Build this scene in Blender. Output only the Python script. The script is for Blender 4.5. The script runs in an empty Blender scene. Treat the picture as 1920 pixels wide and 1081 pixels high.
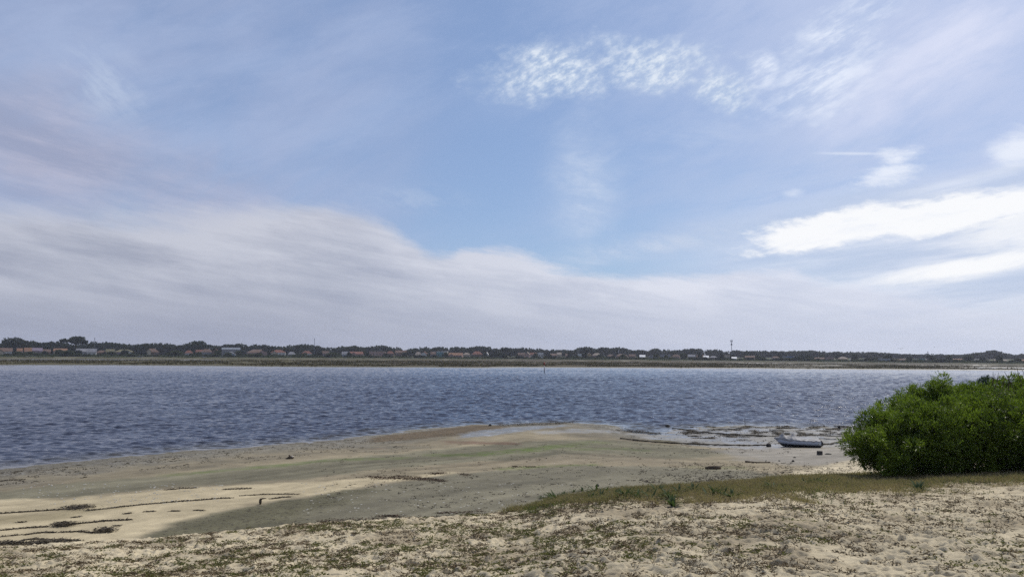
import bpy, math, random
import numpy as np
from mathutils import Vector, Matrix

random.seed(7)
rng = np.random.default_rng(11)
R = math.radians
scn = bpy.context.scene
COL = scn.collection

# ------------------------------------------------------------------ camera
EYE = 7.0                                   # metres above low water
F, CX, CY = 1440.0, 960.0, 540.5            # photograph is 1920 x 1081
PITCH = math.atan((662.5 - CY) / F)
ROLL = math.atan(13.0 / 1920.0)
cam_d = bpy.data.cameras.new('camera'); cam = bpy.data.objects.new('camera', cam_d); COL.objects.link(cam)
cam_d.sensor_width = 36.0; cam_d.lens = 36.0 * F / 1920.0
cam_d.clip_start = 0.05; cam_d.clip_end = 30000
CAM_M = Matrix.Rotation(R(90) + PITCH, 4, 'X') @ Matrix.Rotation(ROLL, 4, 'Z')
cam.matrix_world = Matrix.Translation((0, 0, EYE)) @ CAM_M
scn.camera = cam
M3 = np.array(CAM_M.to_3x3())

def ray(px, py):
    d = M3 @ np.array([(px - CX) / F, (CY - py) / F, -1.0])
    return d / np.linalg.norm(d)

def G(px, py, z=0.0):                       # point of a level z seen in the direction of a photo position
    d = ray(px, py)
    t = (z - EYE) / d[2]
    return np.array([d[0] * t, d[1] * t])

def D(px, py, dist):                        # point at a horizontal distance
    d = ray(px, py); t = dist / math.hypot(d[0], d[1])
    return np.array([d[0] * t, d[1] * t, EYE + d[2] * t])

def AE(px, py):                             # azimuth / elevation in degrees
    d = ray(px, py)
    return math.degrees(math.atan2(d[0], d[1])), math.degrees(math.asin(d[2]))

# ------------------------------------------------------------------ numpy noise
def _h(ix, iy, seed):
    n = (ix.astype(np.int64) * 374761393 + iy.astype(np.int64) * 668265263 + seed * 974711) & 0xffffffff
    n = ((n ^ (n >> 13)) * 1274126177) & 0xffffffff
    n = (n ^ (n >> 16)) & 0xffffffff
    return n.astype(np.float64) / 4294967295.0

def vnoise(x, y, seed=0):
    ix, iy = np.floor(x), np.floor(y); fx, fy = x - ix, y - iy
    fx = fx * fx * (3 - 2 * fx); fy = fy * fy * (3 - 2 * fy)
    a = _h(ix, iy, seed); b = _h(ix + 1, iy, seed); c = _h(ix, iy + 1, seed); d = _h(ix + 1, iy + 1, seed)
    return a + (b - a) * fx + (c - a) * fy + (a - b - c + d) * fx * fy

def fbm(x, y, seed=0, octv=4):
    s = np.zeros_like(x); a = 0.5; t = 0
    for i in range(octv):
        s += a * vnoise(x * 2 ** i + i * 13.7, y * 2 ** i - i * 7.1, seed + i); t += a; a *= 0.5
    return s / t

def worley_dent(x, y, cell, seed, keep=0.6, rad=0.45):
    ix, iy = np.floor(x / cell), np.floor(y / cell); out = np.zeros_like(x)
    for dx in (-1, 0, 1):
        for dy in (-1, 0, 1):
            jx, jy = ix + dx, iy + dy
            k = _h(jx, jy, seed)
            cxx = (jx + 0.2 + 0.6 * _h(jx, jy, seed + 1)) * cell
            cyy = (jy + 0.2 + 0.6 * _h(jx, jy, seed + 2)) * cell
            an = 6.28 * _h(jx, jy, seed + 3); st = 1.0 + 0.9 * _h(jx, jy, seed + 4)
            ux, uy = x - cxx, y - cyy
            p = (ux * np.cos(an) + uy * np.sin(an)) / st; q = -ux * np.sin(an) + uy * np.cos(an)
            d2 = (p * p + q * q) / (rad * cell * (0.35 + 0.5 * k)) ** 2
            bowl = -np.exp(-d2) + 0.35 * np.exp(-(np.sqrt(d2) - 1.7) ** 2 * 3)
            out += np.where(k < keep, bowl * (0.5 + k), 0)
    return out

def sstep(a, b, x):
    t = np.clip((x - a) / (b - a), 0, 1); return t * t * (3 - 2 * t)

def seg_dist(x, y, P):
    d = np.full(x.shape, 1e9)
    for (ax, ay), (bx, by) in zip(P[:-1], P[1:]):
        vx, vy = bx - ax, by - ay; L = vx * vx + vy * vy + 1e-12
        t = np.clip(((x - ax) * vx + (y - ay) * vy) / L, 0, 1)
        d = np.minimum(d, np.hypot(x - ax - t * vx, y - ay - t * vy))
    return d

def inside(x, y, P):
    c = np.zeros(x.shape, bool); n = len(P)
    for i in range(n):
        ax, ay = P[i]; bx, by = P[(i + 1) % n]
        if ay == by: continue
        k = ((ay > y) != (by > y)) & (x < (bx - ax) * (y - ay) / (by - ay) + ax); c ^= k
    return c

def sdist(x, y, P):                          # positive inside
    Q = list(P) + [P[0]]
    d = seg_dist(x, y, Q)
    return np.where(inside(x, y, P), d, -d)

# ------------------------------------------------------------------ terrain description (metres)
SHORE_PX = [(-160, 896), (-60, 884), (0, 878), (120, 868), (250, 855), (400, 841), (520, 832), (640, 825), (700, 815),
            (760, 807), (850, 799), (890, 795), (950, 795), (1000, 793), (1060, 792), (1120, 793), (1165, 797), (1180, 803),
            (1205, 810), (1240, 813), (1262, 806), (1290, 803), (1340, 800), (1400, 797), (1480, 799), (1560, 802),
            (1640, 803), (1760, 803), (1920, 802), (2150, 800)]
SHORE = [tuple(G(a, b)) for a, b in SHORE_PX]
LAND = [(-400, SHORE[0][1] - 60), (-160, SHORE[0][1] - 26)] + SHORE + [(130, 72), (420, 30), (420, -500), (-420, -500)]
FAR_PX = [(-500, 681.5), (0, 684), (200, 684.3), (400, 686), (640, 688), (800, 688.5), (900, 689.5), (960, 688.5), (1100, 689),
          (1280, 690), (1420, 690.5), (1500, 691.5), (1700, 693), (1920, 694), (2400, 697)]
FAR = [tuple(G(a, b)) for a, b in FAR_PX]
FARLAND = [(-9000, FAR[0][1])] + FAR + [(9000, FAR[-1][1]), (9000, 12000), (-9000, 12000)]

EDGE_PX = [(-900, 1085), (-300, 1050), (0, 1028), (280, 1011), (500, 989), (700, 977), (850, 968), (940, 962), (1000, 951), (1050, 936),
           (1150, 922), (1300, 913), (1400, 906), (1480, 897), (1600, 892), (1700, 889), (1920, 876), (2300, 862), (2900, 850)]
E_AZ, E_Q, E_R = [], [], []
for a, b in EDGE_PX:
    d = ray(a, b); E_AZ.append(math.atan2(d[0], d[1])); E_Q.append(-d[2] / math.hypot(d[0], d[1]))
    E_R.append(np.interp(a, [0, 700, 1050, 1480, 1620, 1920], [14.5, 15.5, 16.5, 17.5, 21, 23]))
E_AZ, E_Q, E_R = map(np.array, (E_AZ, E_Q, E_R))

def dune_edge(az):
    return np.interp(az, E_AZ, E_R), np.interp(az, E_AZ, E_Q)

FLAT = [tuple(G(*p)) for p in [(1170, 797), (1260, 800), (1400, 790), (1640, 795), (2100, 795), (2100, 850), (1640, 848), (1450, 846), (1300, 842), (1180, 818)]]

def beach_h(x, y):
    s = np.where(inside(x, y, LAND), 1, -1) * seg_dist(x, y, SHORE)
    z = np.where(s < 0, np.maximum(0.05 * s, -2.0), 0.9 * (1 - np.exp(-np.maximum(s, 0) * 0.032)))
    fl = sstep(-3, 4, sdist(x, y, FLAT))
    near = sstep(6, 0, np.abs(s))
    flz = np.where(s < 0, 0.018 * s, 0.010 * s) + (fbm(x * 0.35, y * 0.35, 5) - 0.5) * 0.07 + (fbm(x * 1.3, y * 1.3, 9) - 0.5) * 0.05
    z = z * (1 - fl) + flz * fl
    z = z + (fbm(x * 0.25, y * 0.25, 21) - 0.5) * 0.07 * (0.3 + near) + (vnoise(x * 1.6, y * 1.6, 3) - 0.5) * 0.02
    return z, s, fl

def far_h(x, y):
    s = np.where(inside(x, y, FARLAND), 1, -1) * seg_dist(x, y, FAR)
    d = np.hypot(x, y)
    n = fbm(x * 0.02, y * 0.008, 31, 4)
    z = np.where(s < 0, np.maximum(0.03 * s, -2.0), 0.42 * sstep(0, 14, s + (n - 0.5) * 16) + 0.1 * sstep(0, 4, s))
    # pools and creeks in the marsh, most of them on the right hand side
    az = np.arctan2(x, y)
    pool = fbm(x * 0.010 + 3, y * 0.026, 47, 4)
    thr = np.interp(az, [-0.6, 0.05, 0.35, 0.5, 0.7], [0.80, 0.75, 0.66, 0.58, 0.56])
    inm = sstep(24, 40, s) * sstep(330, 280, s)
    z = z - inm * sstep(thr - 0.03, thr + 0.03, pool) * 0.75
    # back channel behind the marsh on the left
    ch = np.exp(-((d - 690 - 60 * (az + 0.45)) / 45) ** 2) * sstep(-0.33, -0.42, az)
    z = z - ch * 1.3
    z = z + 1.2 * sstep(700, 800, d) * (s > 0) + 2.0 * sstep(880, 1150, d) * (s > 0)
    z = z + (fbm(x * 0.05, y * 0.05, 51) - 0.5) * 0.25 * sstep(5, 40, s)
    return z, s

def dune_h(x, y):
    r = np.hypot(x, y); az = np.arctan2(x, y)
    re, q = dune_edge(np.clip(az, E_AZ[0], E_AZ[-1]))
    ze = EYE - q * re; z0 = 5.35; p = 1.3
    t = np.maximum(r - re, 0); s0 = p * (z0 - ze) / re; w = 0.8
    zi = z0 - (z0 - ze) * (np.minimum(r, re) / re) ** p
    zo = -s0 * t - (0.45 - s0) * (t - w * (1 - np.exp(-t / w)))
    back = sstep(1.2, 2.4, np.abs(az))       # the dune goes on to the sides and behind
    return np.where(t > 0, zi + zo, zi) * (1 - back) + back * (5.3 + 0 * r), r - re

def ground(x, y, detail=True):
    zb, s, fl = beach_h(x, y); zf, sf = far_h(x, y); zd, t = dune_h(x, y)
    d = np.hypot(x, y)
    z = np.where(d > 200, zf, zb)
    k = 0.35                                   # soft maximum with the dune
    hh = np.clip(0.5 + 0.5 * (zd - z) / k, 0, 1)
    z2 = z * (1 - hh) + zd * hh + k * hh * (1 - hh)
    dm = np.where(d < 120, hh, 0)
    z = np.where(d < 120, z2, z)
    if detail:
        near = dm * sstep(30, 18, d)
        amp = near * (0.7 + 0.7 * fbm(x * 0.4, y * 0.4, 77))
        z = z + amp * (0.046 * worley_dent(x, y, 0.27, 100, 0.62) + 0.034 * worley_dent(x, y, 0.14, 200, 0.75)
                       + (fbm(x * 0.8, y * 0.8, 61) - 0.5) * 0.05 + (fbm(x * 5, y * 5, 67, 3) - 0.5) * 0.05)
    return z, dict(s=s, fl=fl, sf=sf, dm=dm, t=t, d=d)

def gz(x, y, detail=False):
    z, _ = ground(np.atleast_1d(np.float64(x)), np.atleast_1d(np.float64(y)), detail); return float(z[0])

def onb(px, py, it=5):                        # walk a photo direction down to the beach surface
    z = 0.4
    for _ in range(it):
        p = G(px, py, z); z = 0.5 * z + 0.5 * float(beach_h(p[:1], p[1:])[0][0])
    return np.array([p[0], p[1], z])

def ond(px, py):                              # walk a photo direction down to the dune surface
    d = ray(px, py); hx = math.hypot(d[0], d[1]); best = None
    rs = np.linspace(4, 40, 720); X = d[0] / hx * rs; Y = d[1] / hx * rs
    Z = ground(X, Y, True)[0]; L = EYE + d[2] / hx * rs
    k = np.argmax(L <= Z)
    return np.array([X[k], Y[k], Z[k]])

# ------------------------------------------------------------------ mesh helpers
def mesh(name, V, Fc, mat=None, parent=None, smooth=False, attrs=None, link=True):
    V = np.asarray(V, np.float32).reshape(-1, 3)
    me = bpy.data.meshes.new(name)
    if isinstance(Fc, np.ndarray):
        k = Fc.shape[1]; n = len(Fc)
        me.vertices.add(len(V)); me.vertices.foreach_set('co', V.ravel())
        me.loops.add(n * k); me.loops.foreach_set('vertex_index', np.ascontiguousarray(Fc, np.int32).ravel())
        me.polygons.add(n); me.polygons.foreach_set('loop_start', np.arange(0, n * k, k, dtype=np.int32))
        me.update(calc_edges=True)
    else:
        me.from_pydata(V.tolist(), [], Fc); me.update()
    if smooth: me.polygons.foreach_set('use_smooth', np.ones(len(me.polygons), bool))
    for an, (typ, arr) in (attrs or {}).items():
        a = me.attributes.new(an, typ, 'POINT')
        if typ == 'FLOAT': a.data.foreach_set('value', np.asarray(arr, np.float32).ravel())
        else: a.data.foreach_set('color', np.asarray(arr, np.float32).ravel())
    if mat: me.materials.append(mat)
    o = bpy.data.objects.new(name, me)
    if link: COL.objects.link(o)
    if parent: o.parent = parent
    return o

def tag(o, label=None, cat=None, group=None, kind=None):
    if label: o['label'] = label
    if cat: o['category'] = cat
    if group: o['group'] = group
    if kind: o['kind'] = kind
    return o

def empty(name, loc, label, cat, group=None, rz=0.0):
    o = bpy.data.objects.new(name, None); COL.objects.link(o); o.location = loc; o.rotation_euler = (0, 0, rz)
    o.empty_display_size = 0.3
    return tag(o, label, cat, group)

class MB:                                     # collects simple shapes for ONE mesh
    def __init__(s): s.v = []; s.f = []
    def add(s, V, Fs):
        b = len(s.v); s.v += [tuple(p) for p in V]; s.f += [[i + b for i in f] for f in Fs]; return s
    def box(s, c, d, rz=0):
        ca, sa = math.cos(rz), math.sin(rz); V = []
        for z in (-1, 1):
            for x, y in ((-1, -1), (1, -1), (1, 1), (-1, 1)):
                ux, uy = x * d[0] / 2, y * d[1] / 2
                V.append((c[0] + ux * ca - uy * sa, c[1] + ux * sa + uy * ca, c[2] + z * d[2] / 2))
        return s.add(V, [[3, 2, 1, 0], [4, 5, 6, 7], [0, 1, 5, 4], [1, 2, 6, 5], [2, 3, 7, 6], [3, 0, 4, 7]])
    def tube(s, P, rad, n=8, cap=True):
        P = [Vector(p) for p in P]; rr = rad if hasattr(rad, '__len__') else [rad] * len(P); V = []; Fs = []
        for i, p in enumerate(P):
            t = (P[min(i + 1, len(P) - 1)] - P[max(i - 1, 0)]).normalized()
            u = t.cross(Vector((0, 0, 1)) if abs(t.z) < 0.9 else Vector((1, 0, 0))).normalized(); w = t.cross(u)
            for k in range(n):
                a = 2 * math.pi * k / n; V.append(p + (u * math.cos(a) + w * math.sin(a)) * rr[i])
        for i in range(len(P) - 1):
            for k in range(n):
                k2 = (k + 1) % n; Fs.append([i * n + k, i * n + k2, (i + 1) * n + k2, (i + 1) * n + k])
        if cap: Fs += [list(range(n))[::-1], [(len(P) - 1) * n + k for k in range(n)]]
        return s.add(V, Fs)
    def blob(s, c, r, seed=0, nu=9, nv=6, amp=0.25):
        q = random.Random(seed); V = []; Fs = []
        ph = [(q.uniform(0, 6.28), q.randint(1, 3), q.randint(1, 3)) for _ in range(4)]
        for j in range(nv + 1):
            th = math.pi * j / nv
            for i in range(nu):
                a = 2 * math.pi * i / nu
                m = 1 + amp * sum(math.sin(k * a + l * th * 2 + p) for p, k, l in ph) / 2.5
                V.append((c[0] + r[0] * m * math.sin(th) * math.cos(a), c[1] + r[1] * m * math.sin(th) * math.sin(a), c[2] + r[2] * m * math.cos(th)))
        for j in range(nv):
            for i in range(nu):
                i2 = (i + 1) % nu; Fs.append([j * nu + i, (j + 1) * nu + i, (j + 1) * nu + i2, j * nu + i2])
        return s.add(V, Fs)
    def build(s, name, mat, parent=None, smooth=False, link=True):
        return mesh(name, np.array(s.v), s.f, mat, parent, smooth, link=link)

def leaves(C, Dv, L, W, droop=0.0):           # diamond leaves: base C, direction Dv, length, width
    C = np.asarray(C, float); Dv = Dv / (np.linalg.norm(Dv, axis=1, keepdims=True) + 1e-9); n = len(C)
    L = np.broadcast_to(L, n)[:, None]; W = np.broadcast_to(W, n)[:, None]
    a = rng.normal(size=(n, 3)); S = np.cross(Dv, a); S /= np.linalg.norm(S, axis=1, keepdims=True) + 1e-9
    mid = C + Dv * L * 0.5; tip = C + Dv * L; tip[:, 2] -= (droop * L)[:, 0]
    V = np.stack([C, mid - S * W / 2, tip, mid + S * W / 2], 1).reshape(-1, 3)
    Fc = np.arange(n * 4, dtype=np.int32).reshape(n, 4)
    return V, Fc

# ------------------------------------------------------------------ materials
class NT:
    def __init__(s, tree): s.t = tree; s.n = tree.nodes; s.l = tree.links
    def new(s, ty, **kw):
        nd = s.n.new(ty)
        for k, v in kw.items(): setattr(nd, k, v)
        return nd
    def put(s, sock, v):
        if isinstance(v, bpy.types.NodeSocket): s.l.new(v, sock)
        elif v is not None: sock.default_value = v
    def m(s, op, a, b=None, c=None, clamp=False):
        nd = s.new('ShaderNodeMath', operation=op, use_clamp=clamp)
        for i, v in enumerate((a, b, c)): s.put(nd.inputs[i], v)
        return nd.outputs[0]
    def mix(s, f, a, b, blend='MIX'):
        nd = s.new('ShaderNodeMix', data_type='RGBA', blend_type=blend, clamp_factor=True)
        s.put(nd.inputs[0], f); s.put(nd.inputs[6], a); s.put(nd.inputs[7], b); return nd.outputs[2]
    def noise(s, vec, scale, detail=4, rough=0.55, dist=0.0, out=0):
        nd = s.new('ShaderNodeTexNoise'); s.put(nd.inputs['Vector'], vec); nd.inputs['Scale'].default_value = scale
        nd.inputs['Detail'].default_value = detail; nd.inputs['Roughness'].default_value = rough; nd.inputs['Distortion'].default_value = dist
        return nd.outputs[out]
    def ss(s, x, a, b):
        nd = s.new('ShaderNodeMapRange', interpolation_type='SMOOTHSTEP'); s.put(nd.inputs[0], x)
        s.put(nd.inputs[1], a); s.put(nd.inputs[2], b); nd.inputs[3].default_value = 0; nd.inputs[4].default_value = 1; return nd.outputs[0]
    def mapr(s, x, a, b, c, d):
        nd = s.new('ShaderNodeMapRange'); s.put(nd.inputs[0], x)
        for i, v in enumerate((a, b, c, d)): s.put(nd.inputs[1 + i], v)
        return nd.outputs[0]
    def comb(s, x, y, z=0.0):
        nd = s.new('ShaderNodeCombineXYZ'); s.put(nd.inputs[0], x); s.put(nd.inputs[1], y); s.put(nd.inputs[2], z); return nd.outputs[0]
    def vmul(s, v, k):
        nd = s.new('ShaderNodeVectorMath', operation='MULTIPLY'); s.put(nd.inputs[0], v); s.put(nd.inputs[1], k); return nd.outputs[0]
    def pos(s): return s.new('ShaderNodeNewGeometry').outputs['Position']
    def attr(s, name, out='Color'):
        return s.new('ShaderNodeAttribute', attribute_name=name).outputs[out]

def newmat(name):
    m = bpy.data.materials.new(name); m.use_nodes = True; n = NT(m.node_tree)
    b = m.node_tree.nodes['Principled BSDF']; return m, n, b

def c4(c): return (c[0], c[1], c[2], 1.0)

_mats = {}
def simple(name, col, rough=0.7, var=0.25, scale=3.0, spec=0.3, bump=0.0, obj=True):
    if name in _mats: return _mats[name]
    m, n, b = newmat(name)
    vec = n.new('ShaderNodeTexCoord').outputs['Object'] if obj else n.pos()
    f = n.noise(vec, scale, 5, 0.6)
    lo = tuple(v * (1 - var) for v in col); hi = tuple(min(1, v * (1 + var)) for v in col)
    n.put(b.inputs['Base Color'], n.mix(n.ss(f, 0.3, 0.7), c4(lo), c4(hi)))
    b.inputs['Roughness'].default_value = rough; b.inputs['Specular IOR Level'].default_value = spec
    if bump:
        bp = n.new('ShaderNodeBump'); bp.inputs['Strength'].default_value = bump; bp.inputs['Distance'].default_value = 0.05
        n.put(bp.inputs['Height'], n.noise(vec, scale * 4, 4)); n.put(b.inputs['Normal'], bp.outputs[0])
    _mats[name] = m; return m

def leafmat(name, a, b_, c=None, scale=2.0, transl=0.35, rough=0.5, spec=0.3):
    m, n, b = newmat(name)
    p = n.pos(); f1 = n.noise(p, scale, 3, 0.6); f2 = n.noise(p, scale * 9, 2, 0.6)
    col = n.mix(n.ss(f1, 0.35, 0.65), c4(a), c4(b_))
    if c: col = n.mix(n.m('MULTIPLY', n.ss(f2, 0.5, 0.72), 0.8), col, c4(c))
    n.put(b.inputs['Base Color'], col); b.inputs['Roughness'].default_value = rough; b.inputs['Specular IOR Level'].default_value = spec
    tr = n.new('ShaderNodeBsdfTranslucent'); n.put(tr.inputs[0], n.mix(0.5, col, c4((b_[0] * 1.6, b_[1] * 1.9, b_[2]))))
    mx = n.new('ShaderNodeMixShader'); mx.inputs[0].default_value = transl
    n.l.new(b.outputs[0], mx.inputs[1]); n.l.new(tr.outputs[0], mx.inputs[2])
    n.l.new(mx.outputs[0], m.node_tree.nodes['Material Output'].inputs[0]); return m

# ------------------------------------------------------------------ light
SUN_AZ, SUN_EL = R(39), R(50)
sd = Vector((math.cos(SUN_EL) * math.sin(SUN_AZ), math.cos(SUN_EL) * math.cos(SUN_AZ), math.sin(SUN_EL)))
ld = bpy.data.lights.new('sun', 'SUN'); lo = bpy.data.objects.new('sun', ld); COL.objects.link(lo)
ld.energy = 4.0; ld.angle = R(0.5); ld.color = (1.0, 0.94, 0.84)
lo.rotation_euler = sd.to_track_quat('Z', 'Y').to_euler(); lo.location = (0, 0, 60)

scn.view_settings.view_transform = 'Standard'; scn.view_settings.look = 'None'
scn.view_settings.exposure = 0.0; scn.view_settings.gamma = 1.0; scn.view_settings.use_curve_mapping = False
try:
    scn.cycles.use_denoising = False; scn.cycles.sample_clamp_direct = 6.0; scn.cycles.sample_clamp_indirect = 4.0; scn.cycles.denoiser = 'OPENIMAGEDENOISE'
    scn.cycles.max_bounces = 6; scn.cycles.transparent_max_bounces = 8; scn.cycles.volume_bounces = 0
except Exception: pass

# ------------------------------------------------------------------ sky
world = bpy.data.worlds.new("World"); scn.world = world; world.use_nodes = True
W = NT(world.node_tree); bg = world.node_tree.nodes['Background']
SKY_K = 0.1
bg.inputs[1].default_value = SKY_K
sky = W.new('ShaderNodeTexSky', sky_type='NISHITA'); sky.sun_disc = False
sky.sun_elevation = SUN_EL; sky.sun_rotation = SUN_AZ; sky.air_density = 1.0; sky.dust_density = 0.6; sky.ozone_density = 2.0
dv = W.new('ShaderNodeTexCoord').outputs['Generated']
sx = W.new('ShaderNodeSeparateXYZ'); W.l.new(dv, sx.inputs[0])
AZ = W.m('MULTIPLY', W.m('ARCTAN2', sx.outputs[0], sx.outputs[1]), 57.29578)
EL = W.m('MULTIPLY', W.m('ARCSINE', sx.outputs[2]), 57.29578)
ANG = W.comb(AZ, EL, 0.0)

def L8(r, g, b):                              # display value -> emitted value
    f = lambda v: (v / 255 / 12.92) if v <= 10 else ((v / 255 + 0.055) / 1.055) ** 2.4
    return (f(r) / SKY_K, f(g) / SKY_K, f(b) / SKY_K, 1.0)

def aniso(sxx, syy, rot=0.0, scale=1.0, detail=6, rough=0.6, dist=0.4, off=0.0):
    mp = W.new('ShaderNodeMapping'); W.l.new(ANG, mp.inputs[0]); mp.vector_type = 'POINT'
    mp.inputs['Rotation'].default_value = (0, 0, R(rot)); mp.inputs['Location'].default_value = (off, off * 0.7, off)
    v = W.vmul(mp.outputs[0], (sxx, syy, 1.0))
    return W.noise(v, scale, detail, rough, dist)

def blob(px, py, rx, ry, rot=0.0, nz=None, amp=0.8, lo_=1.0, hi_=0.45):
    u0, v0 = AE(px, py); k = math.degrees(1 / F)
    ru, rv = rx * k, ry * k; c, s_ = math.cos(R(rot)), math.sin(R(rot))
    du = W.m('SUBTRACT', AZ, u0); dw = W.m('SUBTRACT', EL, v0)
    a = W.m('MULTIPLY_ADD', du, c / ru, W.m('MULTIPLY', dw, s_ / ru))
    b = W.m('MULTIPLY_ADD', du, -s_ / rv, W.m('MULTIPLY', dw, c / rv))
    d = W.m('SQRT', W.m('ADD', W.m('MULTIPLY', a, a), W.m('MULTIPLY', b, b)))
    if nz is not None: d = W.m('ADD', d, W.m('MULTIPLY', W.m('SUBTRACT', 0.5, nz), amp))
    return W.ss(d, lo_, hi_)

SKYCOL = W.mix(0.42, W.mix(1.0, sky.outputs[0], (0.80, 0.88, 1.0, 1.0), 'MULTIPLY'), L8(150, 172, 210))
cur = SKYCOL
big = aniso(0.035, 0.10, 8, detail=6, dist=0.1, off=3.1)
fine = aniso(0.10, 0.50, 9, detail=10, rough=0.66, dist=0.15, off=9.7)
wisp = aniso(0.075, 0.17, -30, detail=10, rough=0.62, dist=0.25, off=5.3)
wis2 = aniso(0.10, 0.30, -20, detail=10, rough=0.64, dist=0.2, off=15.3)
ragged = aniso(0.30, 0.75, 10, detail=10, rough=0.68, dist=0.1, off=27.7)
mid = blob(880, 330, 230, 190, 0, big, 0.5, 1.0, 0.3)      # the clear blue gap
# thin veil all over, thicker on the left and near the sun
veilL = W.m('MULTIPLY', W.ss(AZ, -1.0, -16.0), W.m('MULTIPLY_ADD', W.ss(wisp, 0.30, 0.66), 0.75, 0.25))
cur = W.mix(W.m('MULTIPLY', veilL, 0.66), cur, L8(166, 179, 211))
veilR = W.m('MULTIPLY', W.ss(W.m('MULTIPLY_ADD', EL, 0.45, AZ), 8.0, 44.0), W.m('MULTIPLY_ADD', W.ss(wis2, 0.30, 0.68), 0.5, 0.5))
cur = W.mix(W.m('MULTIPLY', veilR, 0.85), cur, L8(205, 214, 241))
veilM = W.m('MULTIPLY', W.m('SUBTRACT', 1.0, mid), W.ss(wis2, 0.36, 0.70))
cur = W.mix(W.m('MULTIPLY', veilM, 0.34), cur, L8(178, 194, 226))
# broad lilac band, upper left
m_ = blob(40, 270, 560, 150, -14, wisp, 1.2, 1.0, 0.0)
cur = W.mix(W.m('MULTIPLY', m_, 0.85), cur, W.mix(W.ss(fine, 0.34, 0.66), L8(156, 163, 190), L8(186, 186, 206)))
m_ = W.m('MULTIPLY', blob(200, 165, 105, 75, -35, wisp, 1.0, 1.0, 0.0), W.ss(aniso(0.22, 0.55, 34, detail=8, rough=0.65, dist=0.1, off=57), 0.38, 0.62))
cur = W.mix(W.m('MULTIPLY', m_, 0.65), cur, L8(188, 202, 226))
# vertical wisps in the middle
m_ = W.m('MULTIPLY', blob(1095, 350, 110, 165, 6, wisp, 1.0, 1.0, 0.0), W.m('MULTIPLY_ADD', W.ss(ragged, 0.35, 0.65), 0.6, 0.4))
cur = W.mix(W.m('MULTIPLY', m_, 1.0), cur, L8(198, 212, 235))
m_ = W.m('MULTIPLY', blob(1330, 250, 330, 60, 12, wis2, 1.2, 1.0, 0.0), W.ss(fine, 0.35, 0.7))
cur = W.mix(W.m('MULTIPLY', m_, 0.4), cur, L8(194, 208, 234))
m_ = W.m('MULTIPLY', blob(780, 374, 170, 40, -4, fine, 1.2, 1.0, 0.0), W.ss(ragged, 0.40, 0.62))
cur = W.mix(W.m('MULTIPLY', m_, 0.45), cur, L8(180, 197, 224))
# mackerel patch
cell = aniso(0.95, 1.75, -24, detail=6, rough=0.66, dist=0.0, off=33)
cell2 = aniso(0.26, 0.5, 10, detail=8, rough=0.6, dist=0.0, off=41)
msk = W.m('MAXIMUM', blob(1035, 135, 175, 66, 6, cell2, 1.5, 1.05, 0.2), W.m('MAXIMUM', blob(1215, 122, 195, 56, -6, cell2, 1.5, 1.05, 0.2), blob(1345, 160, 85, 50, -30, cell2, 1.5, 1.05, 0.2)))
mm = W.m('MULTIPLY', msk, W.m('MULTIPLY_ADD', W.ss(cell, 0.30, 0.66), 0.62, 0.30))
cur = W.mix(mm, cur, W.mix(W.ss(cell, 0.38, 0.68), L8(196, 212, 233), L8(230, 238, 248)))
# streaky patch to the right of it
st = aniso(0.26, 0.95, -22, detail=10, rough=0.66, dist=0.1, off=52)
msk = W.m('MAXIMUM', blob(1545, 150, 140, 85, 18, cell2, 1.5, 1.05, 0.0), blob(1570, 60, 130, 55, 20, cell2, 1.5, 1.05, 0.0))
msk = W.m('MAXIMUM', msk, blob(1432, 130, 40, 44, 20, cell2, 1.4, 1.0, 0.1))
mm = W.m('MULTIPLY', msk, W.m('MULTIPLY_ADD', W.ss(st, 0.38, 0.62), 0.72, 0.2))
cur = W.mix(mm, cur, L8(234, 241, 255))
m_ = W.m('MULTIPLY', blob(1760, 100, 300, 90, 30, wisp, 1.4, 1.0, 0.0), W.m('MULTIPLY_ADD', W.ss(wis2, 0.35, 0.65), 0.6, 0.4))
cur = W.mix(W.m('MULTIPLY', m_, 0.7), cur, L8(228, 232, 251))
# little cloud and contrails on the right
m_ = W.m('MULTIPLY', W.m('MAXIMUM', blob(1662, 326, 80, 26, 12, ragged, 2.4, 1.0, 0.0), blob(1682, 296, 48, 22, 0, ragged, 2.4, 1.0, 0.0)), 0.85)
m_ = W.m('MAXIMUM', m_, W.m('MULTIPLY', blob(1915, 275, 60, 40, 10, ragged, 1.6, 1.0, 0.1), 0.8))
m_ = W.m('MAXIMUM', m_, W.m('MULTIPLY', blob(1487, 364, 26, 12, 0, ragged, 2.2, 1.0, 0.0), 0.4))
cur = W.mix(m_, cur, L8(240, 245, 255))
m_ = W.m('MAXIMUM', blob(1800, 340, 230, 12, 9.5, fine, 1.0, 1.0, 0.0), W.m('MAXIMUM', blob(1760, 362, 190, 9, 12, fine, 1.0, 1.0, 0.0), blob(1600, 288, 80, 4, -6, fine, 0.6, 1.0, 0.0)))
cur = W.mix(W.m('MULTIPLY', m_, 0.5), cur, L8(240, 245, 255))
# pale layer low on the right
low = aniso(0.05, 0.40, -5, detail=10, rough=0.64, dist=0.15, off=63)
mR = W.m('MULTIPLY', W.ss(AZ, 7.0, 27.0), W.ss(W.m('MULTIPLY_ADD', W.m('SUBTRACT', low, 0.5), 14.0, EL), 14.5, 7.5))
cur = W.mix(W.m('MULTIPLY', mR, 0.8), cur, W.mix(W.ss(low, 0.38, 0.62), L8(194, 207, 230), L8(230, 235, 247)))
m_ = W.m('MULTIPLY', blob(1230, 462, 300, 40, 8, fine, 1.4, 1.0, 0.0), W.m('MULTIPLY_ADD', W.ss(ragged, 0.36, 0.64), 0.6, 0.3))
cur = W.mix(W.m('MULTIPLY', m_, 0.8), cur, L8(204, 215, 234))
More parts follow.
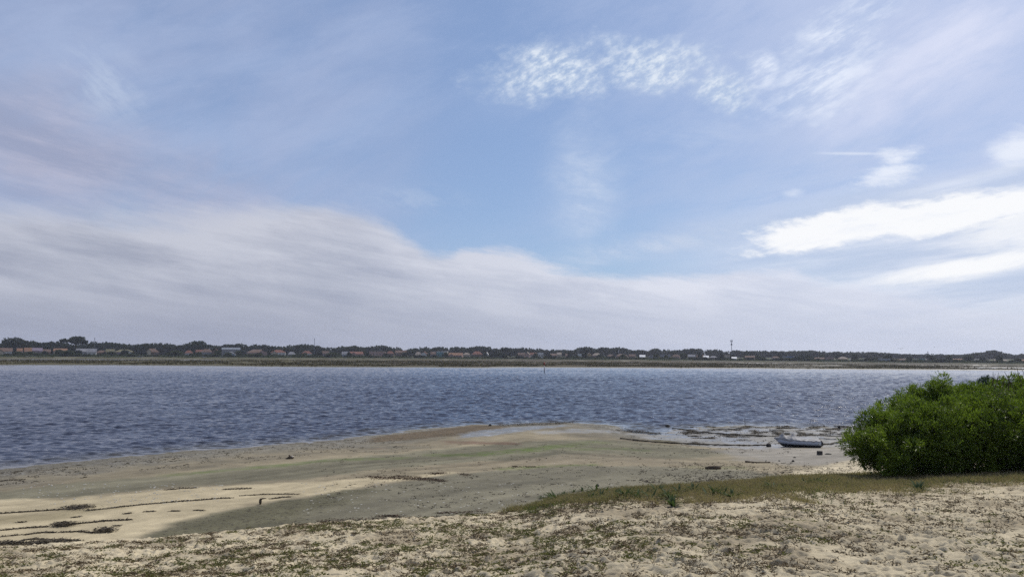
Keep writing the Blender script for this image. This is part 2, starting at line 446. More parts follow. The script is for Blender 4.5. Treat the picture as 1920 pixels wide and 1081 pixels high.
# the big bank: upper border as a curve over azimuth
fc = W.new('ShaderNodeFloatCurve')
A0, A1, E1 = -60.0, 60.0, 20.0
pts = [(-700, 352), (-200, 356), (0, 362), (150, 372), (300, 378), (450, 374), (560, 372), (640, 380), (710, 404), (770, 438), (840, 470), (880, 458), (930, 462), (1000, 482),
       (1060, 500), (1150, 512), (1300, 520), (1380, 504), (1450, 498), (1530, 522), (1700, 545), (1900, 585), (2600, 600)]
cm = fc.mapping; cv = cm.curves[0]
cp = []
for a, b in pts:
    u, v = AE(a, b); cp.append(((u - A0) / (A1 - A0), v / E1))
cv.points[0].location = cp[0]; cv.points[1].location = cp[-1]
for p in cp[1:-1]: cv.points.new(*p)
for p in cv.points: p.handle_type = 'AUTO_CLAMPED'
cm.update()
W.put(fc.inputs['Value'], W.mapr(AZ, A0, A1, 0.0, 1.0))
VB = W.m('MULTIPLY', fc.outputs[0], E1)
edge = W.m('ADD', W.m('MULTIPLY', W.m('SUBTRACT', fine, 0.5), 2.6), W.m('MULTIPLY', W.m('SUBTRACT', ragged, 0.5), 1.2))
dep = W.m('ADD', W.m('SUBTRACT', VB, EL), edge)          # degrees below the border
bank = W.ss(dep, -0.35, W.mapr(AZ, -24.0, -4.0, 2.4, 0.7))
bank = W.m('MULTIPLY', bank, W.mapr(AZ, 14.0, 34.0, 1.0, 0.6))
str_ = aniso(0.045, 0.50, 8, detail=11, rough=0.66, dist=0.2, off=71)
puf = aniso(0.10, 0.30, 10, detail=9, rough=0.62, dist=0.15, off=77)
shade = W.m('ADD', W.m('MULTIPLY', W.ss(str_, 0.34, 0.66), 0.55), W.m('MULTIPLY', W.ss(puf, 0.34, 0.66), 0.55))
hf = aniso(0.20, 1.25, 9, detail=8, rough=0.66, dist=0.15, off=91)
shade = W.m('ADD', shade, W.m('MULTIPLY', W.m('SUBTRACT', hf, 0.5), 0.75))
rim = W.ss(dep, 3.6, 0.4)
shade = W.m('ADD', W.m('MULTIPLY', shade, W.mapr(EL, 2.0, 7.0, 0.60, 1.0)), W.m('MULTIPLY', rim, 0.42), clamp=True)
shade = W.m('SUBTRACT', shade, W.m('MULTIPLY', blob(150, 475, 330, 75, -8, big, 1.0, 1.0, 0.0), 0.14), clamp=True)
right = W.ss(AZ, -24.0, 26.0)
dark = W.mix(right, L8(163, 168, 185), L8(190, 198, 220))
lite = W.mix(right, L8(200, 203, 215), L8(230, 233, 245))
cur = W.mix(W.m('MULTIPLY', bank, 0.93), cur, W.mix(shade, dark, lite))
# two bright white clouds on the right
wedge = aniso(0.08, 0.42, -9, detail=11, rough=0.68, dist=0.1, off=81)
mw = W.m('MAXIMUM', blob(1590, 426, 205, 38, 8, W.m('MULTIPLY_ADD', ragged, 0.5, W.m('MULTIPLY', wedge, 0.5)), 2.4, 1.02, 0.55), blob(1750, 404, 215, 38, 4, W.m('MULTIPLY_ADD', ragged, 0.5, W.m('MULTIPLY', wedge, 0.5)), 2.4, 1.02, 0.5))
mw = W.m('MAXIMUM', mw, W.m('MAXIMUM', blob(1835, 498, 170, 24, 8, wedge, 1.9, 1.02, 0.35), W.m('MULTIPLY', blob(1950, 415, 150, 75, 10, wedge, 2.2, 1.05, 0.3), 0.8)))
cur = W.mix(W.m('MULTIPLY', mw, 0.96), cur, W.mix(W.ss(wedge, 0.30, 0.50), L8(232, 238, 250), L8(252, 253, 255)))
# pale air at the horizon
hz = W.ss(EL, 5.5, -0.5)
cur = W.mix(W.m('MULTIPLY', hz, 0.72), cur, W.mix(right, L8(150, 156, 177), L8(200, 206, 223)))
W.l.new(cur, bg.inputs[0])

# ------------------------------------------------------------------ ground sheet
def radii(r0, r1, step):
    out = [r0]
    while out[-1] < r1: out.append(out[-1] + step(out[-1]))
    return np.array(out)

def polar(TH, RR):
    T, Q = np.meshgrid(TH, RR); x = (Q * np.sin(T)).ravel(); y = (Q * np.cos(T)).ravel()
    nt, nr = len(TH), len(RR); i = np.arange(nr - 1)[:, None] * nt + np.arange(nt - 1)[None, :]
    Fc = np.stack([i, i + 1, i + 1 + nt, i + nt], -1).reshape(-1, 4)
    return x, y, Fc

TH = np.concatenate([np.linspace(-math.pi, -0.80, 50)[:-1], np.linspace(-0.80, 0.80, 900), np.linspace(0.80, math.pi, 50)[1:]])
def gstep(r):
    if r < 5: return 0.25
    if r < 24: return max(0.02, 0.55 * r * r / (2.5 * 768))
    if r < 34: return 0.18
    if r < 90: return 0.0035 * r
    if r < 330: return 8
    if r < 520: return 2.5
    if r < 900: return 6
    return r * 0.08
RR = radii(0.4, 2300, gstep)
x, y, Fc = polar(TH, RR)
z, I = ground(x, y)
s, fl, sf, dm, t, d = I['s'], I['fl'], I['sf'], I['dm'], I['t'], I['d']

def lerp(c, k, col): return c + (np.array(col) - c) * np.clip(k, 0, 1)[:, None]
nB = fbm(x * 0.5, y * 0.5, 300); nC = fbm(x * 2.3, y * 2.3, 310); nS = fbm(x * 0.12 + y * 0.05, y * 0.9, 320)
def poly(px): return [tuple(onb(*p)[:2]) for p in px]
nD = fbm(x * 0.16, y * 1.1, 350)
def zone(px, soft, amp=1.0): return sstep(-soft * 1.3, soft * 1.3, sdist(x, y, poly(px)) + (nB - 0.5) * 2 * amp + (nC - 0.5) * amp + (nD - 0.5) * 1.6 * amp)
def line(px, w, amp=1.0): return sstep(w, w * 0.3, seg_dist(x, y, poly(px)) + (nC - 0.5) * w * amp + (nB - 0.5) * w * amp)
near = d < 200
SAND, TAN, GREY, OLIVE, GREEN, BROWN, RUST, WETM = (0.39, 0.33, 0.215), (0.225, 0.190, 0.128), (0.138, 0.128, 0.088), (0.105, 0.102, 0.064), (0.085, 0.110, 0.034), (0.100, 0.074, 0.045), (0.125, 0.075, 0.052), (0.105, 0.10, 0.083)
col = np.tile(np.array(TAN), (len(x), 1)); wet = np.zeros(len(x)); speck = np.full(len(x), 0.35)
col = lerp(col, sstep(0.4, 0.65, nS) * 0.35, (0.165, 0.145, 0.097))
k = sstep(12, 2, s + (nB - 0.5) * 7); col = lerp(col, k * 0.8, WETM); wet = np.maximum(wet, sstep(8, 0.5, s + (nB - 0.5) * 8) * (0.15 + 0.85 * sstep(0.5, 0.62, nC)) * 0.5); speck = np.maximum(speck, k * 1.0)
k = zone([(-60, 925), (0, 921), (100, 906), (200, 898), (330, 888), (430, 877), (560, 865), (700, 852), (860, 838), (1000, 826), (1120, 822), (1180, 826), (1300, 838), (1420, 850), (1300, 858), (1100, 857), (960, 864), (860, 868), (760, 876), (640, 889), (560, 897), (470, 905), (400, 908), (300, 912), (220, 922), (150, 931), (80, 935), (-60, 938)], 0.5, 0.8)
col = lerp(col, k * 0.95, GREY); speck = np.where(k > 0.5, 0.45, speck)
k2 = zone([(-60, 940), (0, 937), (120, 935), (260, 922), (400, 912), (520, 905), (640, 899), (760, 893), (850, 885), (800, 896), (720, 904), (640, 921), (540, 934), (430, 955), (330, 980), (280, 1004), (240, 1040), (-60, 1060)], 0.4, 0.5)
col = lerp(col, k2, SAND); wet = wet * (1 - k2); speck = np.where(k2 > 0.5, 0.12, speck)
k = zone([(-60, 968), (0, 966), (160, 954), (230, 952), (170, 966), (80, 976), (-60, 986)], 0.5, 1.0); col = lerp(col, k * 0.55, (0.19, 0.16, 0.09))
k3 = zone([(270, 1006), (330, 981), (430, 956), (540, 936), (640, 923), (720, 907), (850, 889), (960, 878), (1100, 872), (1250, 874), (1400, 880), (1480, 893), (1480, 960), (1000, 1010), (600, 1030), (300, 1060)], 0.35, 0.5)
col = lerp(col, k3 * 0.97, (0.142, 0.130, 0.090)); speck = np.where(k3 > 0.5, 0.7, speck); wet = np.maximum(wet, k3 * 0.1)
k = k3 * zone([(270, 1010), (330, 975), (430, 950), (540, 930), (700, 915), (640, 940), (560, 985), (520, 1010)], 1.0, 1.2); col = lerp(col, k * 0.8, (0.080, 0.074, 0.040)); speck = np.where(k > 0.5, 0.9, speck)
k = zone([(1000, 880), (1100, 866), (1250, 868), (1420, 882), (1480, 886), (1380, 876), (1250, 862), (1150, 850), (1060, 850), (960, 862)], 0.5, 0.6); col = lerp(col, k * 0.7, (0.195, 0.165, 0.115))
# algae, weed
al = sstep(0.35, 0.62, nC) * 0.8
for P, w, a in [([(830, 853), (900, 851), (960, 846), (1010, 840), (1050, 836)], 1.5, 0.9), ([(1050, 836), (1120, 829)], 1.8, 0.5), ([(320, 889), (430, 880), (520, 872), (620, 862), (760, 858)], 0.9, 0.6), ([(950, 878), (1040, 873), (1110, 871)], 0.8, 0.7), ([(1080, 842), (1160, 840), (1200, 844)], 1.2, 0.5), ([(1310, 876), (1380, 876)], 1.0, 0.4)]:
    k = line(P, w); col = lerp(col, k * a * (0.3 + al), GREEN)
k = zone([(1210, 824), (1250, 817), (1290, 821), (1280, 830), (1240, 831)], 0.4, 0.6); col = lerp(col, k * 0.8, (0.10, 0.09, 0.042)); wet = wet * (1 - k * 0.6)
k = zone([(690, 820), (760, 811), (850, 802), (890, 796), (945, 797), (940, 802), (880, 810), (860, 815), (780, 822), (720, 828), (690, 828)], 0.5, 0.9); col = lerp(col, k * 0.95, BROWN); wet = wet * (1 - k * 0.8); speck = np.where(k > 0.4, 1.0, speck)
k = zone([(835, 826), (880, 825), (960, 828), (965, 832), (880, 832), (835, 831)], 0.4, 0.9) + zone([(695, 838), (735, 836), (740, 840), (700, 841)], 0.4, 0.9) * 0.7; col = lerp(col, k * 0.7, RUST)
# wet, shining mud
k = zone([(868, 812), (900, 806), (950, 801), (1000, 797), (1060, 795), (1064, 798), (1000, 804), (960, 812), (900, 818), (860, 820)], 0.35, 0.7); col = lerp(col, k * 0.5, WETM); wet = np.maximum(wet, k)
k = zone([(1000, 808), (1080, 803), (1160, 806), (1160, 810), (1060, 811), (1000, 814)], 0.3, 0.9); wet = np.maximum(wet, k * 0.75)
k = zone([(1180, 806), (1260, 806), (1400, 800), (1640, 804), (1900, 804), (1900, 842), (1600, 838), (1500, 838), (1420, 842), (1330, 838), (1250, 826), (1190, 820)], 0.8, 1.0)
col = lerp(col, k * 0.8, (0.135, 0.13, 0.12)); wet = np.maximum(wet, k * (0.55 + 0.45 * sstep(0.4, 0.6, nB))); speck = np.where(k > 0.5, 0.75, speck)
k = zone([(1320, 842), (1500, 838), (1640, 836), (1640, 872), (1500, 872), (1400, 862)], 0.8, 1.0); col = lerp(col, k * 0.8, (0.185, 0.170, 0.145)); wet = np.maximum(wet, k * 0.25)
k = zone([(1300, 893), (1420, 878), (1520, 874), (1600, 866), (1600, 878), (1500, 892), (1420, 902), (1300, 908)], 0.5, 0.8); speck = np.where(k > 0.4, 1.0, speck)
k = zone([(1440, 897), (1480, 888), (1540, 874), (1600, 862), (1760, 850), (1900, 846), (1900, 900), (1600, 930), (1440, 930)], 0.3, 0.4); col = lerp(col, k, (0.36, 0.31, 0.215)); speck = np.where(k > 0.5, 0.15, speck); wet = wet * (1 - k)
# dune sand
col = lerp(col, sstep(0.4, 0.9, dm), (0.425, 0.364, 0.250)); wet = wet * (1 - dm); speck = np.where(dm > 0.5, 0.0, speck)
azv = np.arctan2(x, y)
dl = dm * sstep(0.50, 0.68, fbm(x * 1.1, y * 1.1, 400)) * 0.45; col = lerp(col, dl, (0.15, 0.115, 0.072))
gr = dm * sstep(-3.6, -1.2, t + (nB - 0.5) * 2) * sstep(0.0, 0.09, azv); col = lerp(col, gr * 0.55, (0.20, 0.160, 0.095))
stre = fbm(s * 0.55 + 0.8 * nB, x * 0.05, 330, 5); str2 = fbm(s * 1.6 + nC, x * 0.10 + 4, 340, 4)
var_ = 1 + ((stre - 0.5) * 0.75 + (str2 - 0.5) * 0.45 + (nC - 0.5) * 0.25) * (1 - dm) * (d < 200)
col = col * np.clip(var_, 0.6, 1.5)[:, None]
# far shore
nf = fbm(x * 0.03, y * 0.012, 500); nf2 = fbm(x * 0.12, y * 0.03, 510)
fc_ = np.tile(np.array((0.046, 0.033, 0.019)), (len(x), 1))
fc_ = lerp(fc_, sstep(0.3, 0.7, nf), (0.052, 0.042, 0.019)); fc_ = lerp(fc_, sstep(0.5, 0.75, nf2) * 0.7, (0.045, 0.04, 0.025))
fc_ = lerp(fc_, sstep(-0.05, -0.35, azv) * 0.7, (0.068, 0.062, 0.028))
fc_ = lerp(fc_, sstep(0.1, 0.45, azv) * 0.55, (0.060, 0.056, 0.042))
bare = sstep(0.40, 0.16, z) ; fc_ = lerp(fc_, bare * np.interp(azv, [-0.5, -0.2, 0, 0.5], [0.0, 0.12, 0.6, 0.9]), (0.27, 0.25, 0.195))
fc_ = lerp(fc_, sstep(655, 700, d) * (1 - sstep(720, 760, d)) * sstep(0.55, 0.75, nf2) * 0.6, (0.22, 0.20, 0.15))
land2 = sstep(740, 780, d); fc_ = lerp(fc_, land2, (0.050, 0.056, 0.028)); fc_ = lerp(fc_, land2 * sstep(0.55, 0.75, nf2), (0.11, 0.10, 0.065))
isfar = d > 200
col[isfar] = fc_[isfar]; wet = np.where(isfar, sstep(0.22, 0.06, z) * 0.9, wet); speck = np.where(isfar, 0.15, speck)

gm, n, b = newmat('ground_sand_and_mud')
ca = n.attr('Col'); wa = n.attr('wet', 'Fac'); sp = n.attr('speck', 'Fac'); p = n.pos()
n1 = n.noise(p, 0.9, 6, 0.6); n2 = n.noise(p, 14.0, 5, 0.7); n3 = n.noise(p, 110.0, 3, 0.7)
var = n.m('ADD', n.mapr(n1, 0.25, 0.75, 0.80, 1.16), n.m('ADD', n.mapr(n2, 0.25, 0.75, -0.14, 0.14), n.mapr(n3, 0.2, 0.8, -0.12, 0.12)))
cc = n.new('ShaderNodeVectorMath', operation='SCALE'); n.put(cc.inputs[0], ca); n.put(cc.inputs[3], var)
spk = n.noise(n.vmul(p, (1.0, 0.8, 1.0)), 5.5, 5, 0.72); spk2 = n.noise(p, 19.0, 3, 0.7)
thr = n.mapr(sp, 0.0, 1.0, 0.78, 0.535)
dk = n.ss(n.m('SUBTRACT', spk, thr), 0.0, 0.035)
lt = n.ss(n.m('SUBTRACT', spk2, n.mapr(sp, 0.0, 1.0, 0.90, 0.62)), 0.0, 0.04)
c1 = n.mix(n.m('MULTIPLY', dk, 0.85), cc.outputs[0], c4((0.036, 0.030, 0.020)))
c1 = n.mix(n.m('MULTIPLY', lt, 0.7), c1, c4((0.30, 0.285, 0.24)))
n.put(b.inputs['Base Color'], c1)
wn = n.m('MULTIPLY', wa, n.mapr(n.noise(p, 1.4, 5, 0.65), 0.35, 0.62, 0.45, 1.0), clamp=True)
n.put(b.inputs['Roughness'], n.mapr(wn, 0.0, 1.0, 0.95, 0.16)); n.put(b.inputs['Specular IOR Level'], n.mapr(wn, 0.0, 1.0, 0.12, 0.6))
bp = n.new('ShaderNodeBump'); bp.inputs['Distance'].default_value = 0.03; n.put(bp.inputs['Strength'], n.mapr(wn, 0.0, 1.0, 0.7, 0.12))
n.put(bp.inputs['Height'], n.m('ADD', n2, n.m('MULTIPLY', n3, 0.4))); n.put(b.inputs['Normal'], bp.outputs[0])
rgba = np.concatenate([col, np.ones((len(col), 1))], 1)
tag(mesh('ground', np.stack([x, y, z], 1), Fc[:, ::-1], gm, smooth=True, attrs={'Col': ('FLOAT_COLOR', rgba), 'wet': ('FLOAT', wet), 'speck': ('FLOAT', speck)}), 'sandy shore, tidal mud and far marsh land', 'ground', kind='structure')

# ------------------------------------------------------------------ water
TW = np.concatenate([np.linspace(-1.9, -0.78, 40)[:-1], np.linspace(-0.78, 0.78, 860), np.linspace(0.78, 1.9, 40)[1:]])
def wstep(r):
    if r < 90: return 0.14
    if r < 470: return 0.0017 * r
    return 9.0
RW = radii(33, 900, wstep)
x, y, Fc = polar(TW, RW)
zg, I = ground(x, y, False); depth = -zg; d = I['d']
amp = sstep(-0.02, 0.08, depth); dr = np.where(d < 90, 0.14, np.where(d < 470, 0.0017 * d, 9.0)); dl_ = np.maximum(dr, d * 0.0015)
warp = [3.6 * fbm(x * 0.07, y * 0.07, 610 + i, 2) for i in range(5)]
gust = 0.5 + 1.0 * fbm(x * 0.006, y * 0.035, 600, 4)
zz = np.zeros_like(x)
wr = random.Random(5)
for i in range(54):
    lam = 0.36 * (1.75 / 0.36) ** (wr.random()); th = R(-90 - 12 + wr.gauss(0, 23)); kx, ky = math.cos(th) * 6.283 / lam, math.sin(th) * 6.283 / lam
    a = 0.0128 * lam * wr.uniform(0.6, 1.2); ph = kx * x + ky * y + wr.uniform(0, 6.28) + warp[i % 5]
    sh = np.sin(ph); zz += a * (sh + 0.25 * np.cos(2 * ph)) * sstep(1.6, 3.2, lam / dl_)
zz = zz * amp * gust
keep = (zg < 0.2).reshape(-1)[Fc].any(1)
Fk = Fc[keep]; used = np.unique(Fk); remap = np.zeros(len(x), np.int64); remap[used] = np.arange(len(used))
wm, n, b = newmat('estuary_water')
p = n.pos(); dp = n.attr('depth', 'Fac')
murk = n.mix(n.ss(n.m('ADD', dp, n.m('MULTIPLY', n.m('SUBTRACT', n.noise(p, 0.5, 4), 0.5), 0.3)), 0.0, 0.30), c4((0.050, 0.045, 0.036)), c4((0.026, 0.030, 0.050)))
n.put(b.inputs['Base Color'], murk); b.inputs['Roughness'].default_value = 0.07; b.inputs['IOR'].default_value = 1.333; b.inputs['Specular IOR Level'].default_value = 0.5
q = n.vmul(p, (0.62, 1.0, 1.0))
w1 = n.noise(q, 1.5, 5, 0.6, 0.6); w2 = n.noise(q, 6.0, 4, 0.6, 0.3); w3 = n.noise(p, 0.10, 3, 0.5)
bp = n.new('ShaderNodeBump'); bp.inputs['Distance'].default_value = 0.11
n.put(bp.inputs['Strength'], n.m('MULTIPLY', n.ss(dp, -0.02, 0.10), n.mapr(w3, 0.3, 0.7, 0.45, 1.0)))
n.put(bp.inputs['Height'], n.m('ADD', w1, n.m('MULTIPLY', w2, 0.22))); n.put(b.inputs['Normal'], bp.outputs[0])
tag(mesh('water', np.stack([x, y, zz], 1)[used], remap[Fk][:, ::-1], wm, smooth=True, attrs={'depth': ('FLOAT', depth[used])}), 'wind rippled blue estuary water', 'water', kind='structure')
def HZ(px): return 656.0 + 13.0 * px / 1920.0

# ------------------------------------------------------------------ leaf materials
M_BUSH = leafmat('acacia_leaf', (0.030, 0.050, 0.009), (0.118, 0.165, 0.020), (0.240, 0.275, 0.034), 1.5, 0.36, 0.5, 0.25)
M_BUSHD = leafmat('dark_shrub_leaf', (0.020, 0.040, 0.022), (0.030, 0.055, 0.026), None, 2.0, 0.2, 0.5, 0.3)
M_BARK = simple('bark', (0.085, 0.062, 0.042), 0.9, 0.4, 6, 0.1, 0.6)
M_DAFF = leafmat('strap_leaf', (0.036, 0.056, 0.022), (0.058, 0.082, 0.032), None, 5.0, 0.25, 0.7, 0.12)
M_MAT = leafmat('creeping_leaf', (0.080, 0.085, 0.028), (0.105, 0.105, 0.034), (0.130, 0.090, 0.045), 2.2, 0.25, 0.7, 0.15)
M_DRY = leafmat('dry_grass', (0.250, 0.195, 0.110), (0.185, 0.160, 0.078), (0.260, 0.185, 0.125), 1.4, 0.3, 0.8, 0.1)
M_LIT = simple('dry_litter', (0.130, 0.098, 0.058), 0.9, 0.5, 5, 0.1, obj=False)
M_WEED = simple('seaweed', (0.072, 0.058, 0.038), 0.75, 0.5, 4, 0.3, obj=False)
M_DARK = simple('dark_stone', (0.040, 0.036, 0.032), 0.8, 0.4, 4, 0.3, 0.5)
M_DRIFT = simple('driftwood', (0.085, 0.065, 0.045), 0.85, 0.4, 8, 0.15, 0.6)
M_TREE = leafmat('pine_needles', (0.018, 0.026, 0.016), (0.028, 0.038, 0.020), (0.036, 0.046, 0.024), 0.12, 0.12, 0.8, 0.1)
M_SCRUB = leafmat('far_scrub', (0.035, 0.048, 0.020), (0.055, 0.066, 0.028), (0.050, 0.050, 0.030), 0.08, 0.15, 0.8, 0.1)

# ------------------------------------------------------------------ the big bush on the dune
def crown_points(lobes, per_m2, seed):
    q = np.random.default_rng(seed); P = []; N = []; Wt = []
    for (c, r, sq) in lobes:
        n = int(per_m2 * 4 * math.pi * r * r * 0.8); v = q.normal(size=(n, 3)); v /= np.linalg.norm(v, axis=1, keepdims=True)
        bump = 1 + 0.16 * np.sin(v[:, 0] * 7 + c[0] * 3) * np.sin(v[:, 1] * 6 + c[1]) * np.sin(v[:, 2] * 8 + c[2] * 5)
        rad = r * bump * (0.74 + 0.28 * q.random(n) ** 0.45)
        P.append(np.array(c) + v * rad[:, None] * np.array([1, 1, sq])); N.append(v)
    return np.concatenate(P), np.concatenate(N)

BX = [(1622, 832, 24, 17.6), (1656, 806, 32, 17.8), (1634, 862, 24, 17.2), (1667, 866, 34, 16.9), (1655, 836, 40, 17.3), (1690, 800, 40, 17.6), (1704, 772, 34, 18.6),
      (1732, 752, 30, 18.9), (1762, 742, 34, 18.9), (1800, 738, 26, 19.2), (1735, 800, 56, 17.6), (1790, 775, 48, 18.2), (1838, 752, 40, 18.8), (1880, 748, 36, 18.9),
      (1915, 745, 36, 19.0), (1815, 822, 58, 17.0), (1890, 815, 64, 16.9), (1720, 850, 40, 16.8), (1770, 862, 40, 16.7), (1840, 866, 40, 16.8), (1905, 862, 44, 16.8),
      (1960, 790, 76, 17.4), (1970, 860, 50, 16.9), (2040, 800, 84, 17.6), (2050, 865, 50, 17.0), (2120, 825, 70, 17.6), (1690, 864, 25, 17.0), (1735, 866, 25, 16.9), (1790, 866, 27, 16.8), (1850, 866, 28, 16.7), (1910, 866, 28, 16.6), (1780, 820, 60, 18.8), (1880, 800, 70, 19.2), (2000, 800, 80, 19.4)]
lob = [(tuple(D(a, 806 + (b_ - 806) * (0.90 if b_ < 806 else 0.96), dd)), rp * 0.93 * dd / F, 0.9) for a, b_, rp, dd in [(a, b_ - (max(0, a - 1650) * 0.035 if b_ > 800 else 0), rp, dd + 2.2 + min(2.0, max(0, a - 1600) / 300 * 1.6)) for a, b_, rp, dd in BX]]
bb = ond(1830, 884)
bush = empty('bush', (float(bb[0]), float(bb[1]), float(bb[2])), 'large glossy bright green bush on the dune edge right of the boat', 'bush')
o3 = np.array(bush.location)
core = list(lob)
qq = np.random.default_rng(41); lob = [(c, r * 0.84, s_) for c, r, s_ in core]
for c, r, s_ in core:
    for _ in range(5):
        v = qq.normal(size=3); v[2] = abs(v[2]) * 0.8 - 0.15; v[1] -= 0.35; v[0] += 0.55 * (c[0] < D(1700, 800, 17.6)[0]); v /= np.linalg.norm(v); rr = qq.uniform(0.14, 0.27)
        q3 = np.array(c) + v * r * qq.uniform(0.80, 1.10)
        if q3[2] + rr < D(1800, 706, 18.5)[2]: lob.append((tuple(q3), rr, 0.85))
P, N = crown_points(lob, 95, 3)
ok = P[:, 2] > ground(P[:, 0], P[:, 1], False)[0] + 0.02; P, N = P[ok], N[ok]
K = 13
C = np.repeat(P, K, 0) + rng.normal(size=(len(P) * K, 3)) * 0.035
base = np.repeat(N * 0.8 + np.array([0, 0, 0.55]), K, 0)
V, Fq = leaves(C, base + rng.normal(size=C.shape) * 0.5, rng.uniform(0.06, 0.11, len(C)), rng.uniform(0.016, 0.025, len(C)), 0.10)
Pi, Ni = crown_points([(c, r * 0.66, s_) for c, r, s_ in core], 60, 4); Pi = Pi[Pi[:, 2] > ground(Pi[:, 0], Pi[:, 1], False)[0] + 0.05]; Ci = np.repeat(Pi, 5, 0)
V2, F2 = leaves(Ci + rng.normal(size=Ci.shape) * 0.05, rng.normal(size=Ci.shape), rng.uniform(0.10, 0.18, len(Ci)), rng.uniform(0.04, 0.07, len(Ci)))
mesh('foliage', np.concatenate([V, V2]) - o3, np.concatenate([Fq, F2 + len(V)]), M_BUSH, bush)
for k, (c, r, s_) in enumerate(core[:24]):
    if k % 2: continue
    q = Vector(c) - Vector(o3); st = Vector((q.x * 0.55 + random.uniform(-.2, .2), q.y * 0.4 + 0.5, -0.25))
    mid = st.lerp(q, 0.5) + Vector((random.uniform(-.15, .15), random.uniform(-.1, .1), 0.12))
    MB().tube([st, mid, q], [0.045, 0.032, 0.012], 6).build('stem', M_BARK, bush, True)
mb = MB()
for a, b0, b1, lean in [(1857, 715, 697, 5), (1862, 716, 698, 10), (1876, 722, 702, 5), (1905, 722, 696, -22), (1918, 724, 688, -12), (1930, 724, 680, -8), (1888, 724, 704, 2), (1935, 720, 690, -20)]:
    p0 = D(a, b0 + 20, 21.6); p1 = D(a + lean, b1, 21.6); pm = (p0 + p1) / 2 + np.array([0.03, 0, 0])
    mb.tube([p0 - o3, pm - o3, p1 - o3], [0.011, 0.008, 0.004], 5)
    p2 = D(a + lean * 0.5 + 7, (b0 + b1) / 2 - 6, 21.7); mb.tube([pm - o3, p2 - o3], [0.006, 0.003], 5)
mb.build('bare_twigs', M_BARK, bush)
dk_l = [(tuple(D(a, b_, 25.5)), rp * 25.5 / F, 0.9) for a, b_, rp in [(1852, 727, 17), (1840, 742, 24), (1868, 742, 24)]]
gb = D(1855, 700, 25.5); gz0 = gz(gb[0], gb[1])
ds = empty('shrub', (gb[0], gb[1], gz0), 'dark bluish shrub showing its top just above the bright green bush', 'shrub')
P, N = crown_points(dk_l, 110, 8); C = np.repeat(P, 12, 0) + rng.normal(size=(len(P) * 12, 3)) * 0.03
V, Fq = leaves(C, np.repeat(N + np.array([0, 0, 0.6]), 12, 0) + rng.normal(size=C.shape) * 0.6, 0.075, 0.016)
o4 = np.array(ds.location); mesh('foliage', V - o4, Fq, M_BUSHD, ds)
MB().tube([(0, 0, -0.1), (0.05, 0, 1.0), tuple(np.array(dk_l[1][0]) - o4)], [0.05, 0.04, 0.02], 6).build('stem', M_BARK, ds, True)

# ------------------------------------------------------------------ dune ground cover (nobody could count it)
def dune_pts(n, rmin, a0=-0.66, a1=0.68, rpow=1.0):
    az = rng.uniform(a0, a1, n); re, _ = dune_edge(az); u = rng.random(n) ** rpow
    r = np.sqrt(rmin ** 2 + u * (re * re - rmin ** 2)); x = r * np.sin(az); y = r * np.cos(az)
    return x, y, az, r, re - r

def tufts(x, y, n_leaf, L, Wd, up, spread, droop=0.2):
    zz, _ = ground(x, y); m = len(x); C = np.repeat(np.stack([x, y, zz], 1), n_leaf, 0)
    C[:, :2] += rng.normal(size=(len(C), 2)) * spread; an = rng.uniform(0, 6.283, len(C)); el = np.clip(rng.normal(up, 0.35, len(C)), -0.05, 1.5)
    Dv = np.stack([np.cos(an) * np.cos(el), np.sin(an) * np.cos(el), np.sin(el)], 1)
    return leaves(C, Dv, rng.uniform(L * 0.6, L * 1.3, len(C)), rng.uniform(Wd * 0.7, Wd * 1.3, len(C)), droop)

# low green mats
x, y, az, r, e = dune_pts(34000, 5.5)
mk = fbm(x * 0.8, y * 0.8, 700, 4); mk2 = fbm(x * 4.2, y * 4.2, 710, 3)
want = np.interp(az, [-0.6, -0.2, 0.1, 0.35, 0.6], [0.63, 0.615, 0.65, 0.72, 0.76]) + 0.04 * np.interp(r, [6, 10, 14], [-0.6, 0.0, 0.9]) - 0.14 * sstep(2.2, 0.4, e) * sstep(0.0, 0.1, az) * sstep(0.3, 0.2, az)
k = (0.5 + 0.75 * (mk - 0.5) + 1.15 * (mk2 - 0.5)) > want
V, Fq = tufts(x[k], y[k], 8, 0.050, 0.013, 0.35, 0.035)
tag(mesh('creeping_plants', V, Fq, M_MAT), 'low green mats of creeping plants scattered over the dune sand', 'ground cover', kind='stuff')
# dry brown litter and small dead tufts, everywhere
x, y, az, r, e = dune_pts(62000, 5.5)
mk = 0.26 * fbm(x * 0.8, y * 0.8, 715, 3) + 0.74 * fbm(x * 4.6, y * 4.6, 720, 3); k = mk > np.interp(az, [-0.6, -0.1, 0.2, 0.35, 0.6], [0.57, 0.53, 0.495, 0.50, 0.52])
V, Fq = tufts(x[k], y[k], 6, 0.050, 0.010, 0.35, 0.030)
tag(mesh('dry_litter', V, Fq, M_LIT), 'brown dead plant bits littering the dune sand', 'plant litter', kind='stuff')
# dry grass belt along the dune edge
x, y, az, r, e = dune_pts(60000, 9.0, -0.01, 0.72, 0.75)
belt = np.interp(az, [-0.01, 0.04, 0.1, 0.3, 0.42, 0.6], [0.3, 1.0, 2.6, 4.0, 6.6, 7.8])
dens = sstep(1.0, 0.35, e / belt + (fbm(x * 0.9, y * 0.9, 730) - 0.5) * 1.1) ; k = rng.random(len(x)) < dens
V, Fq = tufts(x[k], y[k], 5, 0.14, 0.008, 0.95, 0.05, 0.25)
tag(mesh('dry_grass', V, Fq, M_DRY), 'brown and olive dry grass along the dune edge', 'grass', kind='stuff')
